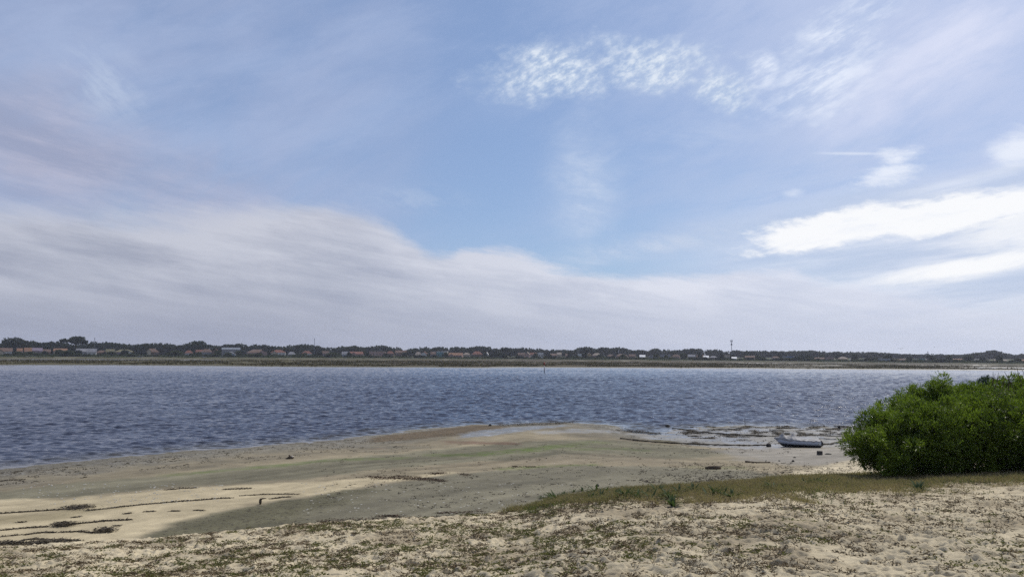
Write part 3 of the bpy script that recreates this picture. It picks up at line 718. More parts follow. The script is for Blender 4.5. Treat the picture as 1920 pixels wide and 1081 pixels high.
# greener grass under the bush and round the strap leaved plants
x, y, az, r, e = dune_pts(26000, 12.0, 0.02, 0.75, 0.8)
pb = sstep(1.9, 0.5, np.abs(r - np.interp(az, [0.40, 0.6], [18.6, 19.4]))) * sstep(0.40, 0.44, az) + 0.45 * sstep(2.4, 0.6, e) * sstep(0.27, 0.15, az) + 0.5 * np.exp(-((az - 0.375) / 0.03) ** 2) * sstep(3, 1, np.abs(r - 15.5)) * 0.6
k = rng.random(len(x)) < pb * 0.45
V, Fq = tufts(x[k], y[k], 6, 0.11, 0.010, 0.9, 0.05, 0.2)
tag(mesh('green_grass', V, Fq, leafmat('green_grass', (0.060, 0.080, 0.024), (0.085, 0.100, 0.030), (0.12, 0.11, 0.045), 1.5, 0.3, 0.6, 0.2)), 'short green grass at the foot of the bush and dune edge', 'grass', kind='stuff')

# strap leaved plants
def strap_plant(loc, size, nleaf, label, group=None, seed=0, wide=1.0):
    q = random.Random(seed); V = []; Fs = []
    for i in range(nleaf):
        a = q.uniform(0, 6.283); L = size * q.uniform(0.65, 1.1); el = q.uniform(0.35, 1.35); w = 0.019 * q.uniform(0.8, 1.2) * wide
        x_, z_ = 0.02, -0.02; b = len(V); n = 6; tw = q.uniform(-0.3, 0.3)
        for j in range(n + 1):
            f = j / n; ww = w * (1 - f ** 2.5) * (0.75 + 0.5 * min(f * 3, 1)); sx_, sy_ = -math.sin(a + tw), math.cos(a + tw)
            px_, py_ = x_ * math.cos(a), x_ * math.sin(a)
            V += [(px_ - sx_ * ww, py_ - sy_ * ww, z_ + 0.006), (px_, py_, z_), (px_ + sx_ * ww, py_ + sy_ * ww, z_ + 0.006)]
            x_ += L / n * math.cos(el); z_ += L / n * math.sin(el); el -= q.uniform(0.08, 0.24)
        for j in range(n):
            k0 = b + j * 3; Fs += [[k0, k0 + 1, k0 + 4, k0 + 3], [k0 + 1, k0 + 2, k0 + 5, k0 + 4]]
    o = mesh('strap_leaved_plant', V, Fs, M_DAFF, None, True); o.location = loc
    return tag(o, label, 'plant', group)
strap_plant(tuple(ond(1722, 921)), 0.30, 30, 'large strap-leaved plant standing alone on the sand in front of the bush', None, 1, 0.9)
strap_plant(tuple(ond(1453, 918)), 0.27, 22, 'small round strap-leaved plant on its own in the brown grass nearest below the boat', None, 2)
strap_plant(tuple(ond(1262, 949)), 0.27, 15, 'pale strap-leaved plant nearest the camera at the lower rim of the dune edge clump', None, 3)
for k, a in enumerate([1508, 1528, 1545, 1566]):
    strap_plant(tuple(ond(a, 909 - k % 2 * 3)), 0.20, 13, 'small strap-leaved plant in the short green row left of the bush foot', 'strap-leaved plants in a row left of the bush', 10 + k)
for k, (a, b_) in enumerate([(1016, 934), (1030, 931), (1041, 936), (1052, 930), (1060, 928), (1076, 922), (1092, 920), (1108, 938), (1126, 936), (1136, 925), (1150, 930), (1163, 938), (1182, 926), (1196, 934),
                            (1212, 930), (1232, 924), (1252, 930), (1258, 936), (1274, 928), (1300, 922), (1328, 932), (1342, 928), (1358, 930), (1372, 934), (1118, 928), (1172, 930), (1222, 936), (1046, 938)]):
    strap_plant(tuple(ond(a, b_)), random.uniform(0.22, 0.32), random.randint(12, 18), 'dark green strap-leaved plant in the dense clump along the dune edge', 'strap-leaved plants in the clump on the dune edge', 30 + k)

# ------------------------------------------------------------------ seaweed on the beach
def weed_mesh(path, w, n, hgt=0.025, L=0.11):
    pts = np.array(path, float); seg = np.hypot(*np.diff(pts[:, :2], axis=0).T); cs = np.concatenate([[0], np.cumsum(seg)])
    u = rng.random(n) * cs[-1]; x = np.interp(u, cs, pts[:, 0]); y = np.interp(u, cs, pts[:, 1])
    ww = w * (0.35 + 1.3 * fbm(u * 0.9 + 5, u * 0 + w * 10, 800, 3)); x += rng.normal(size=n) * ww * 0.5; y += rng.normal(size=n) * ww * 0.5
    z = beach_h(x, y)[0]; zd = dune_h(x, y)[0]; z = np.where(zd > z - 0.2, ground(x, y, False)[0], z)
    C = np.stack([x, y, z + rng.random(n) * hgt], 1); an = rng.uniform(0, 6.283, n); el = rng.normal(0.05, 0.18, n)
    Dv = np.stack([np.cos(an) * np.cos(el), np.sin(an) * np.cos(el), np.sin(el)], 1)
    return leaves(C, Dv, rng.uniform(L * 0.5, L * 1.4, n), rng.uniform(0.010, 0.034, n))
def bp_(px): return [onb(*p) for p in px]
parts = []
for px, w, n in [([(-60, 966), (0, 962), (60, 958), (125, 954)], 0.14, 1300), ([(160, 957), (200, 953), (260, 946), (330, 940), (434, 933)], 0.16, 1800),
                 ([(-60, 1000), (0, 994), (50, 989), (90, 987)], 0.10, 900), ([(120, 984), (160, 980), (200, 976), (245, 974)], 0.16, 1100),
                 ([(48, 1002), (80, 998), (102, 998)], 0.09, 500), ([(112, 998), (150, 996), (175, 999)], 0.09, 500), ([(0, 1006), (40, 1002)], 0.05, 120), ([(42, 1013), (60, 1010), (90, 1012), (120, 1012), (150, 1014)], 0.15, 900),
                 ([(450, 929), (490, 927), (520, 926), (560, 926)], 0.10, 500), ([(508, 935), (530, 932), (545, 931)], 0.12, 300), ([(420, 917), (445, 916), (470, 915)], 0.3, 350), ([(310, 918), (340, 915), (368, 914)], 0.3, 350),
                 ([(270, 959), (290, 958)], 0.12, 140), ([(320, 958), (335, 958)], 0.12, 120), ([(366, 956), (382, 957)], 0.12, 120), ([(232, 963), (246, 962)], 0.12, 100), ([(214, 986), (224, 985)], 0.10, 90), ([(136, 970), (150, 968)], 0.12, 110),
                 ([(30, 979), (48, 978)], 0.12, 110), ([(0, 872 + 28), (45, 898)], 0.3, 250)]:
    parts.append(weed_mesh(bp_(px), w * 0.55, n))
rd = []
for px, w, n in [([(690, 893), (720, 896), (760, 897), (810, 899), (835, 902)], 0.55, 1500), ([(740, 892), (800, 897)], 0.4, 500), ([(810, 888), (830, 887)], 0.4, 260), ([(865, 888), (878, 891)], 0.3, 160),
                 ([(600, 977), (680, 974), (760, 972), (850, 970), (940, 962)], 0.35, 1300), ([(820, 962), (860, 961), (910, 958)], 0.25, 320), ([(710, 968), (750, 967)], 0.25, 260),
                 ([(960, 874), (975, 875)], 0.4, 120), ([(990, 875), (1004, 875)], 0.4, 120)]:
    rd.append(weed_mesh(bp_(px), w * 0.9, n))
for px, w, n, h in [([(1060, 793), (1020, 795), (985, 796), (960, 797), (930, 797)], 0.5, 1500, 0.22), ([(1100, 789), (1040, 793)], 0.4, 350, 0.12),
                    ([(1160, 806), (1200, 810), (1235, 812)], 0.8, 900, 0.08), ([(1170, 803), (1225, 813)], 0.9, 500, 0.08)]:
    parts.append(weed_mesh(bp_(px), w, n, h, 0.2))
# weed clumps on the wet mud round the boat
hump = MB()
for k in range(110):
    a = rng.uniform(1285, 1640); b_ = 798 + 20 * rng.random() ** 1.3 if k < 95 else rng.uniform(802, 832)
    p = onb(a, b_); L_ = rng.uniform(0.2, 1.3); h_ = rng.uniform(0.04, 0.13)
    parts.append(weed_mesh([(p[0] - L_ / 2, p[1]), (p[0] + L_ / 2, p[1] + rng.normal() * 0.25)], rng.uniform(0.15, 0.45), int(60 + 160 * L_), h_, 0.13))
    if rng.random() < 0.5: hump.blob((p[0], p[1], max(p[2], 0)), (L_ * 0.3, 0.15, h_ * 0.8), k, 9, 5, 0.4)
def bits(n, area, thr, L, sc=0.6):
    xs, ys = [], []
    while len(xs) < n:
        a, b_ = area()
        p = onb(a, b_, 3)
        if dune_h(p[:1], p[1:2])[0][0] > p[2] - 0.1: xs.append(None); ys.append(None); continue
        xs.append(p[0]); ys.append(p[1])
    xs = np.array([v for v in xs if v is not None]); ys = np.array([v for v in ys if v is not None])
    k = fbm(xs * sc, ys * sc, 850, 3) > thr; xs, ys = xs[k], ys[k]; m = rng.integers(2, 9, len(xs)); x = np.repeat(xs, m); y = np.repeat(ys, m)
    x = x + rng.normal(size=len(x)) * L * 0.8; y = y + rng.normal(size=len(y)) * L * 0.8; z = np.maximum(beach_h(x, y)[0], 0) + 0.012; an = rng.uniform(0, 6.283, len(x))
    return leaves(np.stack([x, y, z], 1), np.stack([np.cos(an), np.sin(an), rng.normal(0.1, 0.15, len(x))], 1), rng.uniform(L * 0.5, L * 1.5, len(x)), rng.uniform(0.02, 0.05, len(x)))
parts.append(bits(900, lambda: (lambda a: (a, np.interp(a, [-40, 320, 700], [886, 852, 818]) + 26 * rng.random() ** 1.4))(rng.uniform(-40, 760)), 0.44, 0.10))
parts.append(bits(1500, lambda: (rng.uniform(1200, 1600), 906 - 40 * rng.random() ** 1.6), 0.40, 0.07))
parts.append(bits(900, lambda: (rng.uniform(600, 1260), rng.uniform(832, 955)), 0.45, 0.08))
parts.append(bits(500, lambda: (rng.uniform(1180, 1500), rng.uniform(805, 850)), 0.45, 0.09))
VV, FF, o_ = [], [], 0
for V, Fq in parts: VV.append(V); FF.append(Fq + o_); o_ += len(V)
b0 = o_; VV.append(np.array(hump.v).reshape(-1, 3)); FF.append(np.array(hump.f, np.int32) + b0)
tag(mesh('seaweed', np.concatenate(VV), np.concatenate(FF), M_WEED), 'dark stranded seaweed in lines and bits over the beach', 'seaweed', kind='stuff')
VV, FF, o_ = [], [], 0
for V, Fq in rd: VV.append(V); FF.append(Fq + o_); o_ += len(V)
tag(mesh('brown_seaweed', np.concatenate(VV), np.concatenate(FF), simple('brown_weed', (0.070, 0.042, 0.026), 0.8, 0.5, 4, 0.2, obj=False)), 'reddish brown seaweed strands on the wet sand', 'seaweed', kind='stuff')
def weed_pile(px, w, h, n, label):
    c = onb(*px); V, Fq = weed_mesh([(c[0] - w * 0.4, c[1]), (c[0] + w * 0.4, c[1])], w * 0.55, n, h, 0.16)
    loc = np.array([c[0], c[1], c[2]]); o = mesh('seaweed_pile', V - loc, Fq, M_WEED); o.location = loc
    m_ = MB(); m_.blob((0, 0, 0), (w * 0.42, w * 0.34, h * 0.8), int(w * 100) + n, 12, 6, 0.3); m_.build('matted_weed', M_WEED, o, True)
    tag(o, label, 'seaweed')
weed_pile((145, 952), 0.75, 0.10, 700, 'seaweed pile farthest from camera, on the upper of the dark wrack lines')
weed_pile((118, 985), 0.55, 0.13, 600, 'humped seaweed pile part way along the middle wrack line')
weed_pile((197, 996), 0.50, 0.12, 600, 'round seaweed pile alone on pale sand at the end of a thin wrack line')
weed_pile((95, 1021), 0.70, 0.12, 900, 'thick seaweed pile ending the broad wrack line nearest the dune')
V, Fq = weed_mesh(bp_([(-60, 1018), (0, 1019), (40, 1019), (85, 1020)]), 0.22, 2200, 0.08)
tag(mesh('seaweed_line', V, Fq, M_WEED), 'broad dark seaweed wrack line nearest the dune at the left', 'seaweed')

# shells and pale bits
sh = MB()
for k in range(420):
    if k < 220: a, b_ = rng.uniform(560, 1150), rng.uniform(905, 965)
    else: a, b_ = rng.uniform(40, 420), np.interp(rng.random(), [0, 1], [905, 945])
    p = onb(a, b_); s_ = rng.uniform(0.015, 0.05); sh.blob((p[0], p[1], p[2] + 0.004), (s_ * 1.4, s_, s_ * 0.4), k, 6, 3, 0.2)
tag(sh.build('shells', simple('shell', (0.46, 0.44, 0.38), 0.6, 0.2, 5)), 'pale shells strewn on the grey sand', 'shells', kind='stuff')

# ------------------------------------------------------------------ loose things on the shore
def rock(name, px, size, seed, label, cat, mat=M_DARK, amp=0.2, lift=0.3, group=None, water=False):
    p = onb(*px) if not water else np.array([*G(px[0], px[1], 0.0), 0.0])
    o = MB().blob((0, 0, size[2] * lift), size, seed, 14, 9, amp).build(name, mat, None, True); o.location = p
    return tag(o, label, cat, group)
rock('rock', (1252, 800), (0.26, 0.2, 0.22), 1, 'dark rounded rock alone at the water edge left of the boat, above the weed lines', 'rock')
rock('mooring_buoy', (1573, 802), (0.14, 0.14, 0.16), 2, 'small dark round buoy on wet mud between the boat and bush', 'buoy', M_DARK, 0.03, 0.8)
rock('rock', (919, 797), (0.16, 0.14, 0.12), 3, 'small dark rock at the tip of the brown weed bank', 'rock')
rock('rock', (1553, 851), (0.22, 0.16, 0.06), 4, 'flat dark stone just right of the square dark block', 'rock')
rock('rock', (1487, 865), (0.09, 0.08, 0.08), 5, 'dark stone on the pale mud straight below the boat middle', 'rock')
rock('rock', (1490, 857.5), (0.09, 0.08, 0.05), 6, 'upper of two small stones below the boat', 'rock')
rock('rock', (1461, 864), (0.06, 0.06, 0.05), 7, 'smallest dark stone, right of the end of the crooked stick', 'rock')
rock('rock', (1120, 911), (0.10, 0.08, 0.08), 8, 'dark stone right against the grassy clump on the dune edge', 'rock')
p = onb(1537, 852); o = MB().box((0, 0, 0.13), (0.30, 0.26, 0.26), 0.3).build('mooring_block', M_DARK); o.location = p
bv = o.modifiers.new('soft', 'BEVEL'); bv.width = 0.03; bv.segments = 2
tag(o, 'dark square mooring block on the mud below the boat stern', 'mooring block')
p = onb(1337, 879); o = MB().tube([(-0.45, 0, 0.06), (-0.2, 0.03, 0.09), (0.2, -0.02, 0.10), (0.45, 0.04, 0.06)], [0.05, 0.10, 0.11, 0.05], 9).build('driftwood_log', M_DRIFT, None, True); o.location = p
tag(o, 'short thick dark driftwood log on the grey sand below the boat bow', 'log')
p = onb(1422, 867); o = MB().tube([(-0.78, 0.1, 0.06), (-0.45, 0.05, 0.05), (-0.1, -0.05, 0.04), (0.3, -0.06, 0.04), (0.72, 0.0, 0.06)], [0.055, 0.04, 0.03, 0.03, 0.03], 7).tube([(0.42, -0.05, 0.04), (0.48, -0.02, 0.18)], [0.03, 0.015], 6).build('driftwood_stick', M_DRIFT, None, True); o.location = p
tag(o, 'long thin crooked driftwood stick on the mud below the boat bow', 'stick')
p = onb(545, 859); m_ = MB().blob((0.0, 0, 0.06), (0.20, 0.14, 0.10), 21, 12, 7, 0.25).tube([(-0.06, 0, 0.05), (-0.09, 0.0, 0.24)], [0.07, 0.05], 8).tube([(-0.1, 0, 0.03), (-0.34, 0.02, 0.02)], [0.06, 0.02], 7)
o = m_.build('driftwood_stump', M_DRIFT, None, True); o.location = p; tag(o, 'small forked driftwood stump with a pale end on tan sand by the left shoreline', 'driftwood')
m_ = MB().blob((0.10, 0, 0.13), (0.09, 0.10, 0.07), 5, 10, 6, 0.2); m_.build('pale_end', simple('pale_wood', (0.40, 0.36, 0.30), 0.8, 0.2), o, True)
p = onb(488, 945); o = MB().blob((0, 0, 0.12), (0.06, 0.06, 0.13), 9, 10, 7, 0.2).tube([(0, 0, 0.2), (0.08, 0, 0.25), (0.25, 0.01, 0.26)], [0.045, 0.035, 0.012], 6).build('driftwood_root', M_DRIFT, None, True); o.location = p
tag(o, 'small dark upright driftwood root at the border of pale sand and olive mud', 'driftwood')

# stakes in the water
p = G(1397, 800, 0.0); o = MB().tube([(0, 0, -0.5), (0.0, 0, 0.95)], [0.03, 0.022], 7).build('mooring_stake', M_DRIFT); o.location = (p[0], p[1], 0)
MB().tube([(-0.15, 0, 0.55), (0.45, 0.02, 0.53)], 0.022, 6).build('crossbar', M_DRIFT, o)
tag(o, 'thin dark stake with a crossbar in the shallows above the boat', 'stake')
p = G(1020.5, 697.5, 0.0); s_ = math.hypot(*p) / F
cm_ = empty('channel_marker', (p[0], p[1], 0), 'thin red and white channel marker pole standing in the water mid river', 'channel marker')
red = simple('marker_red', (0.30, 0.035, 0.03), 0.6, 0.2); wht = simple('marker_white', (0.72, 0.70, 0.66), 0.6, 0.1); blk = simple('marker_dark', (0.03, 0.03, 0.04), 0.7, 0.3)
MB().tube([(0, 0, -1), (0, 0, 8 * s_)], 0.16, 10).build('lower_post', blk, cm_, True)
MB().tube([(0, 0, 8 * s_), (0, 0, 11.5 * s_)], 0.17, 10).build('white_band', wht, cm_, True)
MB().tube([(0, 0, 11.5 * s_), (0, 0, 16 * s_)], 0.15, 10).build('upper_post', red, cm_, True)
MB().tube([(0, 0, 15.5 * s_), (0, 0, 16.2 * s_), (0, 0, 17.6 * s_), (0, 0, 18.2 * s_)], [0.12, 0.34, 0.34, 0.10], 12).build('topmark', red, cm_, True)

# ------------------------------------------------------------------ the boat
def boat_hull(Lb, beam, sheer, draft, mats, parent, n=22, lift=0.0):
    wh, dk = mats; S = []
    for i in range(n + 1):
        f = i / n                                     # 0 bow (-x), 1 stern (+x)
        hb = beam / 2 * (1 - (1 - min(f / 0.62, 1)) ** 2.1) * (1 - 0.10 * max(0, (f - 0.62) / 0.38) ** 2) + 0.012
        sh_ = sheer * (1.06 - 0.13 * min(f / 0.75, 1) ** 0.9 + 0.01 * f)
        wl = sheer * 0.40 + 0.06 * (1 - f) ** 2
        kz = draft + (sheer * 0.62) * max(0, 1 - f / 0.20) ** 1.6
        xt = -Lb / 2 + Lb * f; rake = 0.30 * max(0, 1 - f / 0.25)
        S.append((xt, hb, sh_, wl, kz, rake))
    def mk(rows, name, mat, par):
        V = []; m = len(rows[0])
        for rr in rows: V += rr
        Fs = []
        for i in range(len(rows) - 1):
            for j in range(m - 1): Fs.append([i * m + j, i * m + j + 1, (i + 1) * m + j + 1, (i + 1) * m + j])
        Fs.append([(len(rows) - 1) * m + j for j in range(m)])
        return mesh(name, np.array(V), Fs, mat, par, True)
    top, bot = [], []
    for xt, hb, sh_, wl, kz, rk in S:
        wl2 = max(wl, kz + 0.01); k = 0.86
        e_ = lambda z: rk * (1 - (z - kz) / max(sh_ - kz, 0.01))
        half = [(hb * k, wl2), (hb * 0.95, wl2 + (sh_ - wl2) * 0.5), (hb, sh_)]
        top.append([(xt + e_(z), -yy, z) for yy, z in half[::-1]] + [(xt + e_(z), yy, z) for yy, z in half])
        hb2 = [(hb * k, wl2 - 0.002), (hb * 0.62, kz + (wl2 - kz) * 0.30), (0.0, kz)]
        bot.append([(xt + e_(z), -yy, z) for yy, z in hb2[:2]] + [(xt + e_(kz), 0, kz)] + [(xt + e_(z), yy, z) for yy, z in hb2[:2][::-1]])
    h = mk(top, 'hull', wh, parent); bt = mk(bot, 'painted_bottom', dk, parent)
    return S, h, bt
bp0 = onb(1495, 836.5); bd = float(np.hypot(bp0[0], bp0[1])); Lb = 90 * bd / F
BS = 0.84
boat = empty('small_boat', (bp0[0], bp0[1], bp0[2] - 0.03), 'small white motor boat under a grey tarpaulin lying on the wet mud', 'boat', rz=math.atan2(-bp0[0], bp0[1]) + 0.05)
M_GEL = simple('boat_paint', (0.40, 0.44, 0.53), 0.35, 0.10, 2.5, 0.5); M_ANTI = simple('antifouling', (0.020, 0.020, 0.026), 0.8, 0.3, 6)
M_TARP = simple('tarpaulin', (0.20, 0.195, 0.195), 0.65, 0.35, 2.2, 0.25)
boat.scale = (BS, BS, BS)
S, hull, bot = boat_hull(Lb, Lb * 0.40, 0.68, 0.0, (M_GEL, M_ANTI), boat)
MB().tube([(x_ + rk * 0, -hb - 0.01, sh_) for x_, hb, sh_, wl, kz, rk in S], 0.025, 6).tube([(x_, hb + 0.01, sh_) for x_, hb, sh_, wl, kz, rk in S], 0.025, 6).build('rub_rail', simple('rub_rail', (0.30, 0.30, 0.32), 0.6, 0.2), boat, True)
# tarpaulin over two supports, sagging between
rows = []; NS, NC = 46, 19
for i in range(NS + 1):
    f = i / NS * 0.985 + 0.004; xs = np.array([q[0] for q in S]); hb = np.interp(f, np.linspace(0, 1, len(S)), [q[1] for q in S]); shh = np.interp(f, np.linspace(0, 1, len(S)), [q[2] for q in S]); xt = -Lb / 2 + Lb * f
    rid = np.interp(f, [0, 0.09, 0.19, 0.27, 0.36, 0.425, 0.50, 0.58, 0.75, 0.94, 1], [0.02, 0.12, 0.46, 0.22, 0.26, 0.54, 0.16, 0.06, 0.05, 0.09, 0.03]) * 1.12
    pk = max(math.exp(-((f - 0.19) / 0.035) ** 2), math.exp(-((f - 0.425) / 0.035) ** 2)); row = []
    skirt = 0.03 + 0.07 * max(0, 1 - abs(f - 0.3) / 0.3) + 0.03 * math.sin(f * 40) + 0.03 * math.sin(f * 23 + 1)
    for j in range(NC + 1):
        v = j / NC * 2 - 1
        if abs(v) > 0.82: yy = math.copysign(hb + 0.035, v); zz = shh + 0.02 - skirt * (abs(v) - 0.82) / 0.18
        else:
            u = abs(v) / 0.82; yy = v / 0.82 * (hb + 0.03); sag = (1 - u) if pk > 0.5 else (1 - u ** 1.7)
            zz = shh + 0.025 + rid * sag * (1 - 0.15 * math.sin(u * 3.14)) + 0.018 * math.sin(f * 47 + v * 5) + 0.014 * math.sin(f * 71 - v * 9)
        row.append((xt, yy, zz))
    rows.append(row)
V = [p for r_ in rows for p in r_]; m = NC + 1
Fs = [[i * m + j, i * m + j + 1, (i + 1) * m + j + 1, (i + 1) * m + j] for i in range(NS) for j in range(NC)]
tp = mesh('tarpaulin', np.array(V), Fs, M_TARP, boat, True); so = tp.modifiers.new('thick', 'SOLIDIFY'); so.thickness = 0.006
for f in (0.19, 0.425):
    MB().tube([(-Lb / 2 + Lb * f, 0, 0.3), (-Lb / 2 + Lb * f, 0, 0.62 + 0.50)], 0.02, 6).build('cover_support', M_DRIFT, boat)
MB().box((Lb / 2 * 0.90, -Lb * 0.40 / 2 * 0.905, 0.44), (0.04, 0.03, 0.16)).build('stern_fitting', simple('fitting', (0.40, 0.37, 0.25), 0.5, 0.2), boat)
MB().box((Lb / 2 + 0.05, 0.0, 0.50), (0.10, 0.30, 0.30)).tube([(Lb / 2 + 0.08, 0, 0.36), (Lb / 2 + 0.10, 0, 0.12)], [0.06, 0.04], 8).build('outboard_bracket', M_ANTI, boat)

def rope(px, rad, label, name='mooring_rope', lifts=None, weed=0.0, mat=M_WEED):
    P = []
    for k, q in enumerate(px):
        p = onb(*q); P.append(Vector((p[0], p[1], max(p[2], 0) + rad * 0.7 + (lifts[k] if lifts else 0))))
    Q = []
    for a, b_ in zip(P[:-1], P[1:]):
        for j in range(6): Q.append(a.lerp(b_, j / 6) + Vector((random.uniform(-1, 1) * weed, random.uniform(-1, 1) * weed, random.uniform(0, 1) * weed * 0.3)))
    Q.append(P[-1]); o = MB().tube([q - P[0] for q in Q], [rad * (0.45 + random.random() * 0.45) if weed else rad for _ in Q], 7).build(name, mat, None, True); o.location = P[0]
    return tag(o, label, 'rope')
rope([(1444, 835), (1410, 835), (1380, 835), (1340, 834), (1300, 833), (1265, 831), (1230, 829), (1195, 826), (1163, 822)], 0.085, 'thick weed-grown mooring rope on the mud running left from the boat bow', weed=0.07)
rope([(1262, 803), (1285, 806), (1320, 811), (1360, 814), (1400, 816), (1440, 818), (1475, 818)], 0.08, 'weed-grown rope running from the dark rock down to behind the boat', weed=0.08)
rope([(1495, 813), (1520, 815), (1560, 817.5), (1600, 819), (1640, 820)], 0.06, 'upper of two dark ropes between the covered boat and the bush', weed=0.05)
rope([(1535, 822), (1560, 823), (1600, 823), (1640, 822)], 0.05, 'lower thin dark rope between the boat stern and the bush', weed=0.03)
rope([(1542, 833), (1556, 833), (1570, 830), (1590, 827), (1640, 820)], 0.09, 'thick weedy stern rope rising right from the boat towards the bush', weed=0.07)
p0 = onb(1441, 836); o = MB().blob((0, 0, 0.10), (0.2, 0.16, 0.16), 31, 10, 6, 0.25).build('mooring_weight', M_DARK, None, True); o.location = p0; tag(o, 'dark weed-covered mooring weight on the mud off the boat bow', 'mooring weight')
q0 = Matrix.Translation(boat.location) @ Matrix.Rotation(boat.rotation_euler.z, 4, 'Z') @ Matrix.Scale(BS, 4)
bow = q0 @ Vector((-Lb / 2 + 0.03, 0, 0.55)); a_ = Vector(p0) + Vector((0.1, 0, 0.2))
o = MB().tube([bow - a_, (bow - a_) * 0.5 - Vector((0, 0, 0.03)), (0, 0, 0)], 0.018, 6).build('bow_line', simple('pale_rope', (0.42, 0.40, 0.34), 0.8, 0.2), None, True); o.location = a_
tag(o, 'thin pale line from the boat bow down to the mooring weight', 'rope')
p0 = onb(1541, 834); o = MB().blob((0, 0, 0.10), (0.12, 0.14, 0.20), 33, 10, 6, 0.25).build('mooring_weight', M_DARK, None, True); o.location = p0; tag(o, 'dark weed-covered mooring weight on the mud by the boat stern', 'mooring weight')

# ------------------------------------------------------------------ birds
def gull(px, py, dist, span, rz, label, seed, group=None):
    q = random.Random(seed); V = []; Fs = []; n = 9
    m_ = MB().tube([(-0.28 * span, 0, 0), (-0.18 * span, 0, 0.01), (0.0, 0, 0.015), (0.17 * span, 0, 0.01), (0.24 * span, 0, 0.015), (0.28 * span, 0, 0.0)], [0.004, 0.05 * span, 0.07 * span, 0.05 * span, 0.035 * span, 0.004], 8)
    for s_ in (-1, 1):
        P = [(0.02, 0.04, 0.02), (0.05, 0.22, 0.11), (-0.02, 0.50, 0.05)]; c_ = [0.17, 0.14, 0.02]; V = []
        for (x_, y_, z_), w in zip(P, c_): V += [(x_ * span + w * span * 0.5, s_ * y_ * span, z_ * span), (x_ * span, s_ * y_ * span, z_ * span + 0.02 * span), (x_ * span - w * span * 0.5, s_ * y_ * span, z_ * span)]
        m_.add(V, [[i * 3 + j, i * 3 + j + 1, (i + 1) * 3 + j + 1, (i + 1) * 3 + j] for i in range(2) for j in range(2)])
    o = m_.build('gull', simple('gull_feathers', (0.22, 0.22, 0.24), 0.7, 0.1), None, True); o.location = D(px, py, dist); o.rotation_euler = (0, 0.05, rz); return tag(o, label, 'bird', group)
gull(979, 612, 330, 1.4, 1.6, 'lone small gull flying in the grey sky near the middle above the far shore', 1)
gull(1752, 650, 330, 1.3, 1.4, 'single gull flying low over the treeline on the right, apart from the others', 2)
for k, (a, b_) in enumerate([(1685, 652.5), (1688.5, 653.5), (1691.5, 653)]):
    gull(a, b_, 420, 1.1, 1.5 + k * 0.4, 'tiny bird in the loose trio flying above the far trees on the right', 3 + k, 'trio of birds above the far trees')
# ------------------------------------------------------------------ far shore: houses
WC = dict(white=(0.72, 0.71, 0.68), cream=(0.58, 0.50, 0.38), grey=(0.36, 0.36, 0.38), pink=(0.50, 0.34, 0.30), ochre=(0.48, 0.36, 0.18), teal=(0.22, 0.42, 0.44), blue=(0.20, 0.27, 0.44),
          mauve=(0.34, 0.27, 0.30), brown=(0.24, 0.17, 0.13), paleblue=(0.46, 0.52, 0.60))
RC = dict(orange=(0.24, 0.135, 0.088), red=(0.19, 0.085, 0.065), dull=(0.15, 0.10, 0.082), grey=(0.24, 0.24, 0.26), dark=(0.09, 0.08, 0.09), white=(0.75, 0.74, 0.72), pale=(0.30, 0.25, 0.21), purple=(0.20, 0.16, 0.21), olive=(0.17, 0.155, 0.095))
def wm_(c): return simple('wall_' + c, tuple(v * 0.52 for v in WC[c]), 0.85, 0.14, 0.4, 0.2)
def rm_(c): return simple('roof_' + c, tuple(v * (0.72 if c != 'white' else 0.9) for v in RC[c]), 0.85, 0.25, 0.8, 0.15)
M_GLASS = simple('dark_window', (0.025, 0.028, 0.034), 0.25, 0.3, 2, 0.5)
